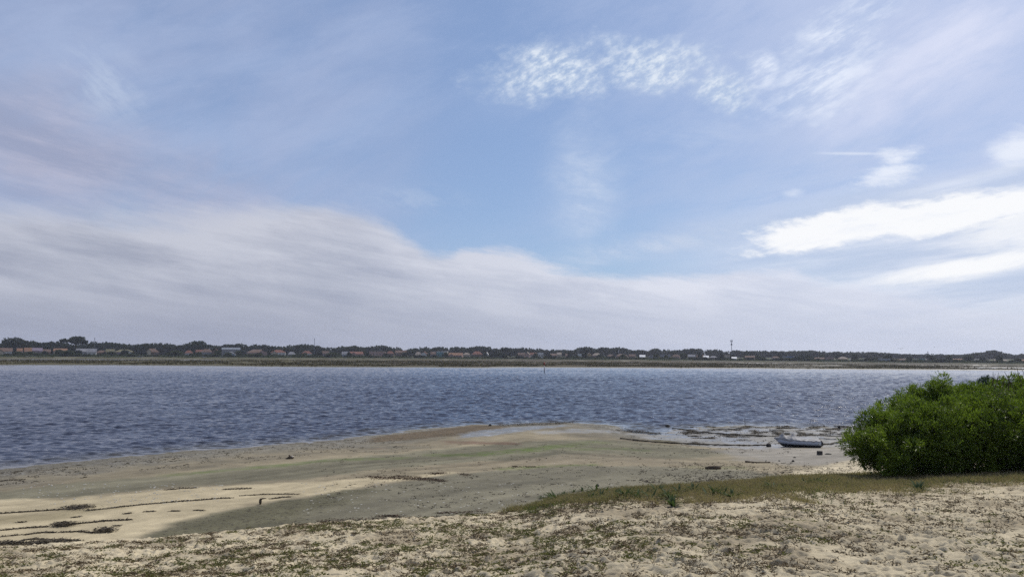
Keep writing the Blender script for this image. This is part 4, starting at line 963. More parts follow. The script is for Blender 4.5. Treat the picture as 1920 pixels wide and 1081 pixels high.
def house(x0, x1, yt, wall, roof, kind, label, dist=None, nwin=3, chim=False, group=None):
    xc = (x0 + x1) / 2
    if dist is None: dist = 815 + 60 * ((len(label) * 7 + int(xc)) % 10) / 10
    p = D(xc, HZ(xc), dist); z0 = gz(p[0], p[1]) - 0.2; w = (x1 - x0) * 0.88 * dist / F; hh = EYE + (HZ(xc) - yt) * dist / F - z0; dep = max(6.0, min(11.0, w * 0.8))
    hw = hh * (random.uniform(0.56, 0.68) if kind != 'flat' else 0.93); rz = -math.atan2(p[0], p[1]) + random.uniform(-0.15, 0.15)
    t = empty('house', (p[0], p[1], z0), label, 'house', group, rz); wl = MB(); e = 0.35
    if kind == 'gablefront':
        V = [(-w / 2, -dep / 2, 0), (w / 2, -dep / 2, 0), (w / 2, -dep / 2, hw), (0, -dep / 2, hh - 0.2), (-w / 2, -dep / 2, hw)]; V += [(a, dep / 2, c) for a, b_, c in V]
        wl.add(V, [[0, 1, 2, 3, 4], [9, 8, 7, 6, 5], [1, 6, 7, 2], [0, 4, 9, 5]])
    elif kind == 'gable':
        V = [(-w / 2, -dep / 2, 0), (-w / 2, -dep / 2, hw), (-w / 2, 0, hh - 0.2), (-w / 2, dep / 2, hw), (-w / 2, dep / 2, 0)]; V += [(w / 2, b_, c) for a, b_, c in V]
        wl.add(V, [[0, 1, 2, 3, 4][::-1], [5, 6, 7, 8, 9], [0, 5, 6, 1], [4, 3, 8, 9]])
    else: wl.box((0, 0, hw / 2), (w, dep, hw))
    wl.build('wall', wm_(wall), t)
    rf = MB(); a, d_ = w / 2 + e, dep / 2 + e; zb, zt = hw - 0.05, hh
    if kind == 'gable':
        V = [(-a, -d_, zb), (a, -d_, zb), (a, 0, zt), (-a, 0, zt), (a, d_, zb), (-a, d_, zb)]; V += [(q[0], q[1], q[2] + 0.25) for q in V]
        rf.add(V, [[0, 3, 2, 1], [3, 5, 4, 2], [6, 7, 8, 9], [9, 8, 10, 11], [0, 1, 7, 6], [5, 11, 10, 4], [0, 6, 9, 3], [3, 9, 11, 5], [1, 2, 8, 7], [2, 4, 10, 8]])
    elif kind == 'gablefront':
        V = [(-a, -d_, zb), (-a, d_, zb), (0, d_, zt), (0, -d_, zt), (a, d_, zb), (a, -d_, zb)]; V += [(q[0], q[1], q[2] + 0.25) for q in V]
        rf.add(V, [[0, 3, 2, 1], [3, 5, 4, 2], [6, 7, 8, 9], [9, 8, 10, 11], [0, 1, 7, 6], [5, 11, 10, 4], [0, 6, 9, 3], [3, 9, 11, 5], [1, 2, 8, 7], [2, 4, 10, 8]])
    elif kind == 'hip':
        g = min(a * 0.6, d_); V = [(-a, -d_, zb), (a, -d_, zb), (a, d_, zb), (-a, d_, zb), (-a + g, 0, zt), (a - g, 0, zt)]
        rf.add(V, [[0, 1, 5, 4], [1, 2, 5], [2, 3, 4, 5], [3, 0, 4], [3, 2, 1, 0]])
    else:
        rf.box((0, 0, (hw + hh) / 2), (w + 0.3, dep + 0.3, hh - hw - 0.01))
    ro = rf.build('roof', rm_(roof), t)
    if w > 11 and kind in ('gable', 'hip'):
        ww, wx, wh = w * 0.34, w * random.choice((-0.27, 0.27)), hh * random.uniform(0.80, 0.92); wb = wh * 0.66; y0, y1 = -dep / 2 - 2.2, -0.3
        V = [(wx - ww / 2, y0, 0), (wx + ww / 2, y0, 0), (wx + ww / 2, y0, wb), (wx, y0, wh - 0.2), (wx - ww / 2, y0, wb)]; V += [(q[0], y1, q[2]) for q in V]
        wg = MB().add(V, [[0, 1, 2, 3, 4], [9, 8, 7, 6, 5], [1, 6, 7, 2], [0, 4, 9, 5]]).build('wing', wm_(random.choice((wall, wall, 'white', 'cream'))), t)
        a2 = ww / 2 + 0.3; V = [(wx - a2, y0 - 0.3, wb), (wx - a2, y1, wb), (wx, y1, wh), (wx, y0 - 0.3, wh), (wx + a2, y1, wb), (wx + a2, y0 - 0.3, wb)]; V += [(q[0], q[1], q[2] + 0.22) for q in V]
        MB().add(V, [[0, 3, 2, 1], [3, 5, 4, 2], [6, 7, 8, 9], [9, 8, 10, 11], [0, 1, 7, 6], [5, 11, 10, 4], [0, 6, 9, 3], [3, 9, 11, 5], [1, 2, 8, 7], [2, 4, 10, 8]]).build('roof', rm_(roof), wg)
    if chim: MB().box((w * 0.22, 0.8, hh - 0.1), (0.9, 0.9, 1.6)).build('chimney', wm_('white'), ro)
    for k in range(nwin):
        u = (k + 0.5) / nwin * w - w / 2
        MB().box((u, -dep / 2 - 0.02, hw * 0.52), (min(1.5, w / nwin * 0.5), 0.10, min(1.4, hw * 0.42))).build('window', M_GLASS, t)
    return t
H = [
 (-2, 20, 653.0, 'white', 'dull', 'gable', 'low white house with pinkish roof at the far left end of the shore', 3, False),
 (33, 41, 653.5, 'mauve', 'orange', 'gable', 'tiny house with orange roof right of the leftmost white house', 1, False),
 (47, 58, 652.6, 'cream', 'orange', 'gable', 'small house with bright orange roof touching the purple-grey building', 2, False),
 (56, 77, 652.8, 'mauve', 'purple', 'gable', 'purple-grey boxy building between two orange-roofed houses at far left', 3, False),
 (78, 93, 655.0, 'brown', 'dull', 'gable', 'reddish-brown house left of the long orange-roofed house', 2, False),
 (103, 124, 653.8, 'white', 'orange', 'gable', 'long orange-roofed house with bright white gable end left of the umbrella pine', 3, False),
 (145, 163, 654.2, 'grey', 'grey', 'gable', 'grey-blue house with grey roof just right of the umbrella pine', 2, True),
 (165, 180, 654.0, 'white', 'grey', 'gable', 'grey-roofed house with white end below the short aerial pole', 2, False),
 (183, 199, 656.5, 'brown', 'dull', 'hip', 'low brownish house right of the grey-roofed pair on the left shore', 2, False),
 (200, 214, 654.8, 'cream', 'olive', 'gable', 'house with yellowish-green roof left of the widest mauve house', 2, False),
 (217, 249, 655.0, 'mauve', 'olive', 'hip', 'wide mauve house with olive hipped roof, widest on the left shore', 4, False),
 (274, 297, 653.6, 'brown', 'dull', 'hip', 'brown-red house with a white chimney block', 3, True),
 (347, 361, 656.6, 'white', 'red', 'hip', 'small red-roofed white house standing first left of the long white-roofed hall group', 2, False),
 (368, 383, 656.0, 'mauve', 'red', 'gable', 'red-roofed mauve house behind and left of the terracotta gables', 2, False),
 (377, 398, 654.2, 'grey', 'dull', 'hip', 'two-storey grey house with dull terracotta roof left of the white-roofed hall', 3, True),
 (398, 412, 655.2, 'brown', 'red', 'gablefront', 'reddish-brown gable house just left of the white-roofed hall', 1, False),
 (419, 443, 659.4, 'paleblue', 'grey', 'gablefront', 'pale grey gable house with dark windows in front of the white-roofed hall', 3, False),
 (463, 500, 655.0, 'pink', 'dull', 'hip', 'very wide terracotta-roofed pink house right of the white-roofed hall', 4, True),
 (508, 536, 655.8, 'white', 'red', 'hip', 'white house with broad red hipped roof left of the thin mast', 4, False),
 (540, 554, 659.0, 'grey', 'grey', 'hip', 'small grey house between two red-roofed houses near the thin mast', 2, False),
 (566, 585, 657.6, 'white', 'red', 'hip', 'red-roofed white house nearest below the thin mast', 2, False),
 (604, 617, 658.0, 'mauve', 'dull', 'gable', 'little mauve house first right of the thin mast', 1, False),
 (641, 652, 659.2, 'paleblue', 'grey', 'gable', 'pale blue-grey shed-like house right of the green scrub mound', 1, False),
 (655, 681, 659.2, 'pink', 'red', 'gable', 'mauve-red terrace house left of the large pale pink house', 4, False),
 (691, 724, 658.0, 'pink', 'pale', 'flat', 'large pale pink flat-topped house beside a dark red roof', 5, False),
 (724, 739, 657.8, 'brown', 'red', 'hip', 'dark red-roofed house against the large pale pink one', 2, False),
 (741, 763, 656.8, 'brown', 'dull', 'gable', 'brown house with long dull roof under the gap in the trees', 2, False),
 (778, 790, 659.2, 'cream', 'pale', 'hip', 'small pale house first right of the gap in the trees', 1, False),
 (789, 801, 659.0, 'white', 'red', 'gablefront', 'white and red gable house left of the teal house', 2, False),
 (807, 817, 659.4, 'mauve', 'dull', 'gable', 'small mauve house touching the teal house', 1, False),
 (818, 833, 658.4, 'teal', 'white', 'flat', 'bright teal house with white top, the bluest on the shore', 2, False),
 (832, 840, 658.2, 'cream', 'white', 'flat', 'narrow cream block directly right of the teal house', 1, False),
 (841, 869, 661.4, 'pink', 'orange', 'gable', 'long low salmon house right of the teal house', 4, False),
 (868, 882, 660.8, 'cream', 'pale', 'hip', 'cream house between the salmon house and the dark red one', 2, False),
 (884, 905, 658.2, 'brown', 'red', 'hip', 'dark red house left of the round dark grove mid shore', 3, False),
 (910, 916, 660.0, 'white', 'white', 'gablefront', 'tiny white hut between the dark red house and the round grove', 1, False),
 (971, 985, 661.2, 'pink', 'dull', 'gable', 'pinkish house first right of the round dark grove', 2, False),
 (984, 994, 660.0, 'pink', 'pale', 'gablefront', 'narrow pink-white gable house second right of the round grove', 1, False),
 (993, 1007, 661.0, 'white', 'red', 'gable', 'white house with red roof left of the white cube house', 2, False),
 (1008, 1019, 660.6, 'white', 'white', 'flat', 'white cube house with dark windows above the channel marker', 2, False),
 (1023, 1050, 662.4, 'mauve', 'dull', 'hip', 'wide mauve house right of the white cube house', 3, False),
 (1044, 1053, 660.8, 'cream', 'pale', 'gable', 'small cream house peeping over the wide mauve house', 1, False),
 (1060, 1072, 663.0, 'brown', 'dull', 'gable', 'low brown house left of the thin white pole', 1, False),
 (1083, 1091, 663.0, 'white', 'white', 'flat', 'small white block at the foot of the thin white pole', 1, False),
 (1098, 1109, 661.4, 'ochre', 'dull', 'gablefront', 'ochre gable house left of the pink-white villa', 1, False),
 (1110, 1128, 661.6, 'pink', 'pale', 'hip', 'pink-white villa with a bright corner right of the ochre gable', 3, False),
 (1138, 1152, 664.0, 'mauve', 'dull', 'hip', 'low mauve house in the middle of a scrubby gap, right of the pink-white villa', 2, False),
 (1154, 1178, 663.0, 'pink', 'dull', 'hip', 'mauve-pink long house with tiled roof left of the white-roofed shed', 4, False),
 (1179, 1192, 664.0, 'brown', 'dull', 'gable', 'brown house touching the mauve-pink long house', 1, False),
 (1199, 1210, 665.4, 'grey', 'white', 'gable', 'low shed with bright white roof right of centre', 1, False),
 (1215, 1236, 665.8, 'grey', 'pale', 'flat', 'long low grey building right of the bright white-roofed shed', 3, False),
 (1237, 1258, 663.8, 'grey', 'grey', 'flat', 'flat grey block higher than the long low grey building', 3, False),
 (1260, 1275, 664.0, 'pink', 'dull', 'hip', 'dull pink house right of the flat grey block', 2, False),
 (1290, 1304, 664.6, 'grey', 'grey', 'gable', 'grey gable house left of the ochre house near the tall mast', 2, False),
 (1306, 1321, 665.6, 'ochre', 'dull', 'gable', 'ochre house with dark windows well left of the tall mast', 2, False),
 (1319, 1329, 666.6, 'brown', 'white', 'gable', 'low brown house with white roof edge touching the ochre house', 1, False),
 (1330, 1345, 667.0, 'mauve', 'grey', 'hip', 'mauve house between the ochre house and the tall mast', 2, False),
 (1356, 1369, 664.4, 'cream', 'pale', 'flat', 'cream two-level house just left of the tall mast', 2, False),
 (1372, 1381, 669.0, 'paleblue', 'white', 'gable', 'low pale shed right at the foot of the tall mast', 1, False),
 (1397, 1415, 666.8, 'brown', 'dull', 'gable', 'brown house with dark windows right of the tall mast', 3, False),
 (1415, 1432, 666.6, 'pink', 'pale', 'gablefront', 'pale house with a white peaked gable right of the tall mast', 2, False),
 (1447, 1462, 667.4, 'mauve', 'dull', 'hip', 'mauve house left of the blue building', 2, False),
 (1464, 1475, 666.4, 'grey', 'grey', 'flat', 'grey block touching the blue building', 2, False),
 (1474, 1489, 666.6, 'blue', 'grey', 'flat', 'blue building left of the big dark grove', 2, False),
 (1524, 1545, 669.8, 'grey', 'dull', 'gable', 'low grey house first right of the big dark grove', 3, False),
 (1546, 1563, 667.8, 'pink', 'dull', 'gablefront', 'pink gable house left of the yellow house', 2, False),
 (1571, 1589, 668.4, 'ochre', 'pale', 'hip', 'yellow-ochre house with pale hipped roof', 2, False),
 (1594, 1610, 670.0, 'mauve', 'grey', 'hip', 'dim mauve house between the yellow-ochre house and the pair of dark cone trees', 2, False),
 (1648, 1668, 671.4, 'paleblue', 'grey', 'flat', 'blue-grey low house right of the pair of dark cone trees', 3, False),
 (1668, 1685, 671.8, 'ochre', 'dull', 'flat', 'dull ochre house right of the blue-grey low one', 2, False),
 (1686, 1700, 672.0, 'mauve', 'dull', 'gable', 'mauve house with shadowed front left of the narrow white house', 2, False),
 (1715, 1721, 671.6, 'white', 'white', 'flat', 'narrow bright white house left of the light teal house', 1, False),
 (1723, 1734, 670.8, 'teal', 'pale', 'flat', 'light teal house left of the long dark thicket on the right', 1, False),
 (1735, 1740, 671.6, 'white', 'pale', 'gable', 'tiny white house squeezed between the light teal house and dark thicket', 1, False),
 (1788, 1813, 672.0, 'white', 'orange', 'gable', 'house with the brightest orange roof, right of the long dark thicket', 3, False),
 (1815, 1836, 672.6, 'grey', 'grey', 'gable', 'hazy grey house right of the brightest orange roof', 3, False),
 (1842, 1853, 672.8, 'mauve', 'pale', 'flat', 'hazy mauve block below the umbrella-topped wood at far right', 2, False),
 (1866, 1884, 673.0, 'grey', 'pale', 'gable', 'hazy pale-roofed house second from the right end of the shore', 2, False),
 (1904, 1925, 673.0, 'cream', 'orange', 'gable', 'hazy house with orange roof at the right end of the shore', 2, False),
]
for h_ in H: house(h_[0], h_[1], h_[2], h_[3], h_[4], h_[5], h_[6], None, h_[7], h_[8])
# the long hall
p = D(433, HZ(433), 905); z0 = gz(p[0], p[1]); hw_ = 30 * 905 / F; hz_ = EYE + (HZ(433) - 651.5) * 905 / F - z0
t = empty('hall', (p[0], p[1], z0), 'long hall with a bright white roof band standing over the red-roofed houses', 'hall', None, -math.atan2(p[0], p[1]))
MB().box((0, 0, (hz_ - 1.9) / 2), (hw_, 14, hz_ - 1.9)).build('wall', wm_('grey'), t)
MB().box((0, 0, hz_ - 1.15), (hw_ + 0.6, 14.6, 1.5)).build('roof', simple('hall_white', (0.8, 0.8, 0.8), 0.5, 0.04), t)
MB().box((0, 0.5, hz_ + 0.05), (hw_ - 1, 12.6, 0.8)).build('roof_crest', rm_('dark'), t)
for k in range(5): MB().box((hw_ * (k - 2) / 5.2, -7.02, hz_ * 0.45), (2.2, 0.12, 1.4)).build('window', M_GLASS, t)

# ------------------------------------------------------------------ masts and poles
def mast(name, px, yt, yb, dist, rad, label, cat, build):
    p = D(px, HZ(px), dist); z0 = gz(p[0], p[1]); hh = EYE + (HZ(px) - yt) * dist / F - z0
    t = empty(name, (p[0], p[1], z0 - 0.1), label, cat); build(t, hh, rad); return t
M_STEEL = simple('mast_steel', (0.16, 0.17, 0.20), 0.6, 0.2)
def b_cell(t, h, r):
    MB().tube([(0, 0, 0), (0, 0, h * 0.97)], [r, r * 0.75], 10).build('pole', M_STEEL, t, True)
    m_ = MB()
    for k in range(3):
        a = k * 2.094 + 0.4; m_.box((math.cos(a) * 1.0, math.sin(a) * 1.0, h - 1.1), (0.4, 0.4, 1.9), a)
    m_.tube([(0, 0, h - 2.3), (0, 0, h - 2.1)], 1.2, 12).tube([(0, 0, h - 0.3), (0, 0, h - 0.1)], 1.1, 12).build('antenna_head', M_STEEL, t)
    m_ = MB()
    for k in range(3):
        a = k * 2.094 + 1.2; m_.tube([(math.cos(a) * 0.5, math.sin(a) * 0.5, h * 0.775), (math.cos(a) * 0.9, math.sin(a) * 0.9, h * 0.775)], 0.5, 12)
    m_.tube([(0, 0, h * 0.72), (0, 0, h * 0.84)], 0.45, 10).build('dish_cluster', M_STEEL, t)
def b_thin(t, h, r):
    MB().tube([(0, 0, 0), (0, 0, h * 0.9), (0, 0, h)], [r, r * 0.8, r * 0.3], 8).build('pole', M_STEEL, t, True)
    MB().tube([(-0.6, 0, h * 0.93), (0.6, 0, h * 0.93)], 0.12, 6).tube([(0, 0, h * 0.86), (0, 0, h * 0.97)], 0.3, 8).build('aerial', M_STEEL, t)
mast('radio_mast', 1372, 638, 668, 850, 0.32, 'tall grey mast with antenna head rising over the treeline right of centre', 'mast', b_cell)
mast('radio_mast', 589, 634, 655, 900, 0.28, 'thin dark mast rising above the trees left of centre', 'mast', b_thin)
mast('radio_mast', 176.5, 635, 655, 950, 0.22, 'short thin aerial pole poking above the trees right of the umbrella pine', 'mast', b_thin)
mast('radio_mast', 1740, 659, 672, 900, 0.22, 'very short thin aerial on the hazy treeline above the light teal house', 'mast', b_thin)
def b_pole(t, h, r):
    MB().tube([(0, 0, 0), (0, 0, h)], [r, r * 0.7], 8).build('pole', simple('pale_pole', (0.42, 0.42, 0.44), 0.6, 0.1), t, True)
    MB().tube([(0, 0, h - 0.15), (1.1, -0.3, h + 0.05)], 0.1, 6).box((1.3, -0.35, h + 0.05), (0.8, 0.35, 0.22)).build('lamp_head', M_STEEL, t)
mast('street_lamp', 1084, 656.5, 667, 835, 0.16, 'thin white lamp pole right of the wide mauve house', 'street lamp', b_pole)
mast('street_lamp', 1160, 655, 667, 845, 0.14, 'thin dim lamp pole over the mauve-pink long house', 'street lamp', b_pole)

# ------------------------------------------------------------------ trees
def tree_meshes(kind, seed):
    q = np.random.default_rng(seed); Hh = 14.0; lob = []
    if kind == 'umbrella':
        for k in range(3):
            zc = [13.2, 11.5, 10.4][k]; off = [(0.5, 0), (-1.8, 0.5), (2.2, -0.6)][k]
            for j in range(5): lob.append(((off[0] + q.normal() * 2.0, off[1] + q.normal() * 1.4, zc + q.normal() * 0.2), q.uniform(1.1, 1.7), 0.30))
    elif kind == 'cone':
        for k in range(12):
            f = k / 11; lob.append(((q.normal() * 1.5 * (1 - f), q.normal() * 1.5 * (1 - f), 2.5 + 10.3 * f), 2.9 * (1 - f) + 0.8, 0.95))
    elif kind == 'round':
        for k in range(13):
            a = q.uniform(0, 6.28); rr = 3.6 * math.sqrt(q.random()); lob.append(((rr * math.cos(a), rr * math.sin(a), 9.6 - 0.35 * rr + q.normal() * 1.3 + 1.4 * (rr < 1.5)), q.uniform(1.6, 2.7), 0.85))
        for k in range(6): a = q.uniform(0, 6.28); lob.append(((3.2 * math.cos(a), 3.2 * math.sin(a), 5.0 + q.normal()), 2.3, 0.8))
    else:                                             # low bushy mound
        for k in range(16):
            a = q.uniform(0, 6.28); rr = 5.0 * math.sqrt(q.random()); lob.append(((rr * math.cos(a), rr * math.sin(a) * 0.7, 6.0 - 0.75 * rr + q.normal() * 1.0 + 2.0), q.uniform(2.4, 3.6), 0.9))
    P, N = crown_points(lob, 1.5 if kind != 'umbrella' else 3.0, seed + 5)
    n = len(P); C = np.repeat(P, 3, 0) + q.normal(size=(n * 3, 3)) * 0.35
    V, Fq = leaves(C, np.repeat(N, 3, 0) + q.normal(size=C.shape) * 0.9, q.uniform(0.9, 1.7, n * 3), q.uniform(0.6, 1.1, n * 3))
    zmax = V[:, 2].max(); V = V * np.array([1, 1, Hh / zmax])
    tr = MB().tube([(0, 0, -0.5), (0.2, 0.1, 4), (-0.1, 0, 8), (0.2, 0, 11)], [0.42, 0.34, 0.24, 0.1], 7)
    for k in range(4):
        c = lob[(k * 3) % len(lob)][0]; tr.tube([(0, 0, 5 + k * 0.8), (c[0] * 0.6, c[1] * 0.6, c[2] * 0.86), c], [0.18, 0.12, 0.05], 5)
    return V, Fq, tr
PROTO = {}
def tree(name, kind, seed, loc, sx_, sz_, label, cat, group=None, mat=None, rz=0.0):
    key = (kind, seed, mat.name if mat else '')
    t = empty(name, loc, label, cat, group, rz); t.scale = (sx_, sx_, sz_)
    if key not in PROTO:
        V, Fq, tr = tree_meshes(kind, seed); c = mesh('crown', V, Fq, mat or M_TREE, t); k = tr.build('trunk', M_BARK, t, True); PROTO[key] = (c, k)
    else:
        for s_ in PROTO[key]:
            o = s_.copy(); COL.objects.link(o); o.parent = t
    return t
SKY = [(-60, 645), (0, 645), (10, 644), (20, 639), (32, 635), (45, 639), (60, 640), (75, 642), (95, 641), (110, 643), (125, 643), (131, 646), (153, 646), (165, 646), (175, 640), (185, 643), (205, 641), (220, 644), (240, 646), (260, 646), (280, 643), (300, 641), (320, 645), (340, 646), (355, 643),
       (370, 639), (385, 645), (400, 648), (420, 645), (440, 645), (457, 642.5), (465, 648), (480, 646), (495, 644.5), (505, 651), (515, 646), (530, 649), (545, 647), (560, 645), (575, 644), (590, 644.5), (600, 650), (608, 653), (615, 650), (630, 651), (640, 649), (655, 648), (675, 648),
       (700, 647), (715, 646), (730, 649), (745, 650), (750, 654), (757, 657), (763, 656), (775, 651), (790, 651), (805, 650), (830, 649), (845, 651), (857, 647.5), (875, 650), (900, 647.5), (915, 650), (935, 652), (950, 650), (960, 652), (976, 650), (1000, 653), (1040, 654), (1075, 655), (1090, 650),
       (1105, 649), (1115, 654), (1125, 650), (1150, 650), (1170, 650), (1183, 655), (1200, 654), (1215, 656), (1230, 652), (1260, 655), (1287, 653), (1300, 652), (1325, 655), (1340, 654), (1360, 657), (1383, 655.5), (1400, 657), (1420, 658), (1430, 656), (1442, 659), (1455, 655), (1470, 658), (1500, 656),
       (1520, 656), (1545, 658), (1570, 659), (1600, 660), (1630, 660), (1660, 661), (1700, 663), (1740, 664), (1780, 664), (1815, 663), (1835, 661), (1850, 660), (1862, 659), (1880, 661), (1900, 666), (1920, 663), (1980, 664)]
SX = np.array([a for a, _ in SKY]); SY = np.array([b_ for _, b_ in SKY])
def tdist(px): return float(np.interp(px, [0, 900, 1400, 1920], [980, 1020, 1150, 1320]))
def place(px, yt, dist, name, kind, seed, wpx, label, cat, group=None, mat=None):
    p = D(px, HZ(px), dist); z0 = gz(p[0], p[1]) - 0.3; hh = EYE + (HZ(px) - yt) * dist / F - z0
    return tree(name, kind, seed, (p[0], p[1], z0), wpx * dist / F / {'umbrella': 9.0, 'cone': 7.5, 'round': 11.0, 'mound': 15.0}[kind], hh / 14.0, label, cat, group, mat, random.uniform(0, 6.28))
px = -40.0; k = 0
while px < 1965:
    yt = float(np.interp(px, SX, SY)) + random.uniform(-0.3, 1.2); kind = 'cone' if random.random() < 0.16 else 'round'
    w = random.uniform(15, 24) if kind == 'round' else random.uniform(8, 12)
    if abs(px - 757) < 8: yt = 655.5; w = 12
    place(px, yt, tdist(px) + random.uniform(-30, 40), 'pine_tree', kind, k % 5, w, 'dark pine in the long wood along the skyline behind the far houses', 'tree', 'pines of the skyline wood')
    k += 1; px += random.uniform(9, 14)
place(142, 632.5, 930, 'umbrella_pine', 'umbrella', 1, 24, 'tall umbrella pine with layered flat crown, highest tree on the left', 'tree')
place(1862, 657.5, 1250, 'umbrella_pine', 'umbrella', 2, 17, 'hazy flat-topped umbrella pine topping the wood at the far right', 'tree')
place(1856, 659, 1260, 'umbrella_pine', 'umbrella', 3, 14, 'smaller flat-topped pine just left of the far right umbrella pine', 'tree')
place(797 + 151, 650, 960, 'umbrella_pine', 'umbrella', 2, 12, 'small open-crowned pine on the skyline above the round dark grove', 'tree')
place(30, 634.5, 940, 'pine_tree', 'round', 7, 34, 'broad domed dark tree, highest crown left of the umbrella pine', 'tree')
place(371, 639, 940, 'pine_tree', 'round', 8, 26, 'domed tree rising above the wood left of the white-roofed hall', 'tree')
place(1103, 649, 960, 'pine_tree', 'round', 7, 34, 'broad domed tree crown on the skyline right of centre, left of the tall mast', 'tree')
for a, yt, w, lb in [(925, 660, 18, 'round dark tree at the left of the grove amid the houses'), (941, 659.5, 22, 'larger round dark tree at the right of the grove amid the houses')]:
    place(a, yt, 815, 'dark_tree', 'mound', 11, w, lb, 'tree')
for a, yt, w, lb in [(1494, 667, 14, 'left and lowest tree of the big dark grove by the blue building'), (1507, 664.5, 18, 'middle tree of the big dark grove by the blue building'), (1518, 665, 16, 'right tree of the big dark grove by the blue building')]:
    place(a, yt, 800, 'dark_tree', 'mound', 12, w, lb, 'tree')
for a, yt, w, lb in [(1626, 669.5, 14, 'left of the two dark cone-shaped trees on the right shore'), (1638, 669, 15, 'right of the two dark cone-shaped trees on the right shore')]:
    place(a, yt, 790, 'dark_tree', 'cone', 3, w, lb, 'tree')
for a, yt, w, lb in [(1738, 674, 24, 'low dark tree at the left of the long thicket on the right shore'), (1765, 671, 30, 'tallest tree in the middle of the long thicket on the right shore'), (1784, 675, 18, 'low dark tree at the right of the long thicket on the right shore')]:
    place(a, yt, 790, 'dark_tree', 'mound', 13, w, lb, 'tree')
# garden shrubs among the houses
k = 0; px = -20.0
while px < 1940:
    hz_ = HZ(px); yt = hz_ + random.uniform(3.0, 7.0); mt = M_SCRUB if random.random() < 0.6 else M_TREE
    place(px, yt, random.uniform(792, 808), 'garden_shrub', 'mound', 20 + k % 4, random.uniform(10, 24), 'low green shrub among the scrub in front of the far houses', 'shrub', 'shrubs in front of the far houses', mt)
    k += 1; px += random.uniform(8, 19)
for a, yt, w, lb in [(128, 655.5, 22, 'big dull green shrub mound below the umbrella pine'), (208, 657.5, 20, 'olive shrub mound before the house with the yellowish-green roof'), (625, 660, 30, 'wide green scrub mound right of the thin mast'), (475, 662, 40, 'long dark green hedge mound before the very wide terracotta house'), (330, 656, 24, 'grey-green shrub mound left of the first red-roofed houses')]:
    place(a, yt, 800, 'garden_shrub', 'mound', 20, w, lb, 'shrub', None, M_SCRUB)
px = -10.0
while px < 1935:
    place(px, HZ(px) + random.uniform(-3.5, 1.5), random.uniform(806, 850), 'garden_tree', random.choice(('round', 'mound', 'round')), 20 + random.randint(0, 2), random.uniform(8, 15), 'dark green garden tree standing among the far houses', 'tree', 'garden trees among the far houses', random.choice((M_SCRUB, M_TREE)))
    px += random.uniform(18, 44)
# the wood behind, one mass
VV, FF, o_ = [], [], 0
for k in range(520):
    px = rng.uniform(-260, 2180); di = tdist(px) + rng.uniform(20, 160); yt = float(np.interp(px, SX, SY)) + rng.uniform(1.5, 5.0); p = D(px, HZ(px), di)
    if abs(px - 757) < 9: yt = max(yt, 657)
    z0 = float(np.interp(di, [880, 1150], [1.7, 3.7])); hh = EYE + (HZ(px) - yt) * di / F - z0; n = 60
    v = rng.normal(size=(n, 3)); v /= np.linalg.norm(v, axis=1, keepdims=True); C = np.array([p[0], p[1], z0 + hh * 0.45]) + v * np.array([6.5, 5, hh * 0.5])
    V, Fq = leaves(C, v + rng.normal(size=v.shape), 3.4, 2.6); VV.append(V); FF.append(Fq + o_); o_ += len(V)
tag(mesh('far_wood', np.concatenate(VV), np.concatenate(FF), M_TREE), 'dark pine wood reading as one mass behind the skyline trees', 'wood', kind='stuff')
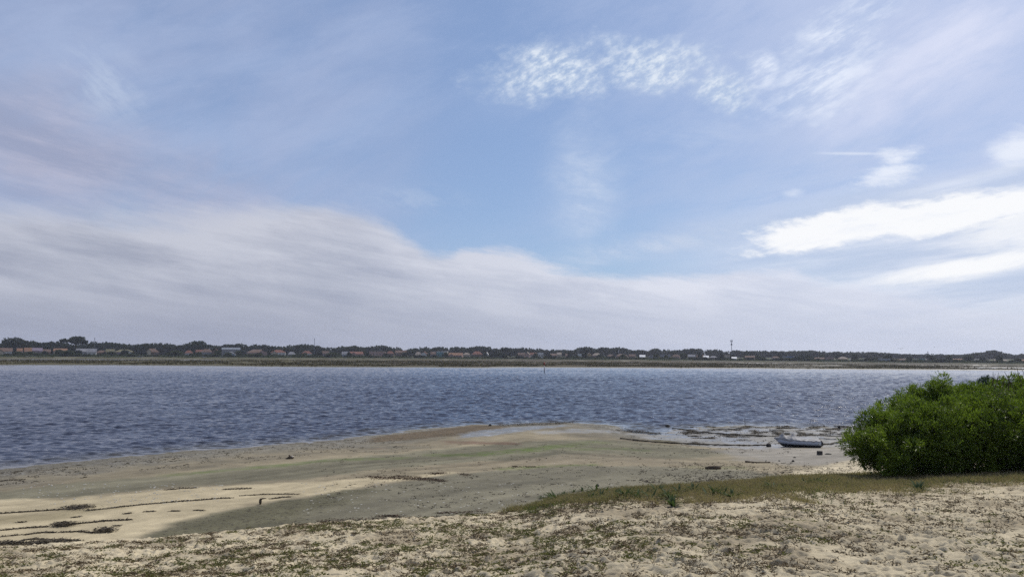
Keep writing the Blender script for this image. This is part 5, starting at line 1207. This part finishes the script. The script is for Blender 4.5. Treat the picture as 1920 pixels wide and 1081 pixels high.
# low scrub at the foot of the houses and marsh tussocks
VV, FF, o_ = [], [], 0
n = 5200; a = rng.uniform(-120, 2040, n); di = rng.uniform(765, 830, n)
az = np.array([math.atan2(*ray(q, 660)[:2]) for q in a]); x = di * np.sin(az); y = di * np.cos(az); z = ground(x, y, False)[0]; kk = fbm(x * 0.05, y * 0.05, 900) > 0.5
x, y, z = x[kk], y[kk], z[kk]; C = np.repeat(np.stack([x, y, z], 1), 7, 0) + rng.normal(size=(len(x) * 7, 3)) * np.array([1.2, 1.2, 0.35]); C[:, 2] += 0.4
V, Fq = leaves(C, rng.normal(size=C.shape) + np.array([0, 0, 0.6]), rng.uniform(0.7, 1.6, len(C)), rng.uniform(0.5, 1.0, len(C)))
tag(mesh('far_scrub', V, Fq, M_SCRUB), 'low olive scrub along the far bank at the foot of the houses', 'scrub', kind='stuff')
n = 26000; az = rng.uniform(-0.75, 0.75, n); di = rng.uniform(355, 640, n); x = di * np.sin(az); y = di * np.cos(az); z, I = ground(x, y, False)
kk = (z > 0.28) & (z < 1.0) & (fbm(x * 0.06, y * 0.03, 910) > 0.42); x, y, z = x[kk], y[kk], z[kk]
C = np.repeat(np.stack([x, y, z], 1), 4, 0) + rng.normal(size=(len(x) * 4, 3)) * np.array([0.7, 0.7, 0.05])
V, Fq = leaves(C, rng.normal(size=C.shape) * np.array([1, 1, 0.4]) + np.array([0, 0, 0.35]), rng.uniform(0.4, 0.9, len(C)), rng.uniform(0.4, 0.8, len(C)))
tag(mesh('marsh_plants', V, Fq, leafmat('marsh_plants', (0.050, 0.037, 0.020), (0.060, 0.052, 0.023), (0.042, 0.030, 0.019), 0.05, 0.2, 0.9, 0.1)), 'brown and olive salt marsh vegetation on the far bank', 'marsh plants', kind='stuff')
# little boats drawn up on the far bank
for a, b_, lb in [(48, 669.3, 'tiny white boat by the back channel at the far left'), (262, 666.5, 'small white boat drawn up right of the wide mauve house'), (382, 668.5, 'small white boat on the bank below the two-storey grey house'), (417, 669.5, 'tiny white boat on the bank below the white-roofed hall')]:
    p = D(a, HZ(a), 770); z0 = gz(p[0], p[1]); t = empty('rowing_boat', (p[0], p[1], max(z0, 0.0)), lb, 'boat', None, random.uniform(-0.4, 0.4))
    boat_hull(4.6, 1.7, 0.8, 0.0, (wm_('white'), M_GEL), t, 10)
# ------------------------------------------------------------------ air
hm, n, b = newmat('haze_air'); hm.node_tree.nodes.remove(b)
pv = n.new('ShaderNodeVolumePrincipled'); pv.inputs['Color'].default_value = (0.80, 0.85, 1.0, 1); pv.inputs['Density'].default_value = 0.00010; pv.inputs['Anisotropy'].default_value = 0.3
n.l.new(pv.outputs[0], hm.node_tree.nodes['Material Output'].inputs['Volume'])
tag(MB().box((0, 0, 21.5), (4800, 4800, 49)).build('haze', hm), 'thin pale haze over the estuary', 'haze', kind='stuff')
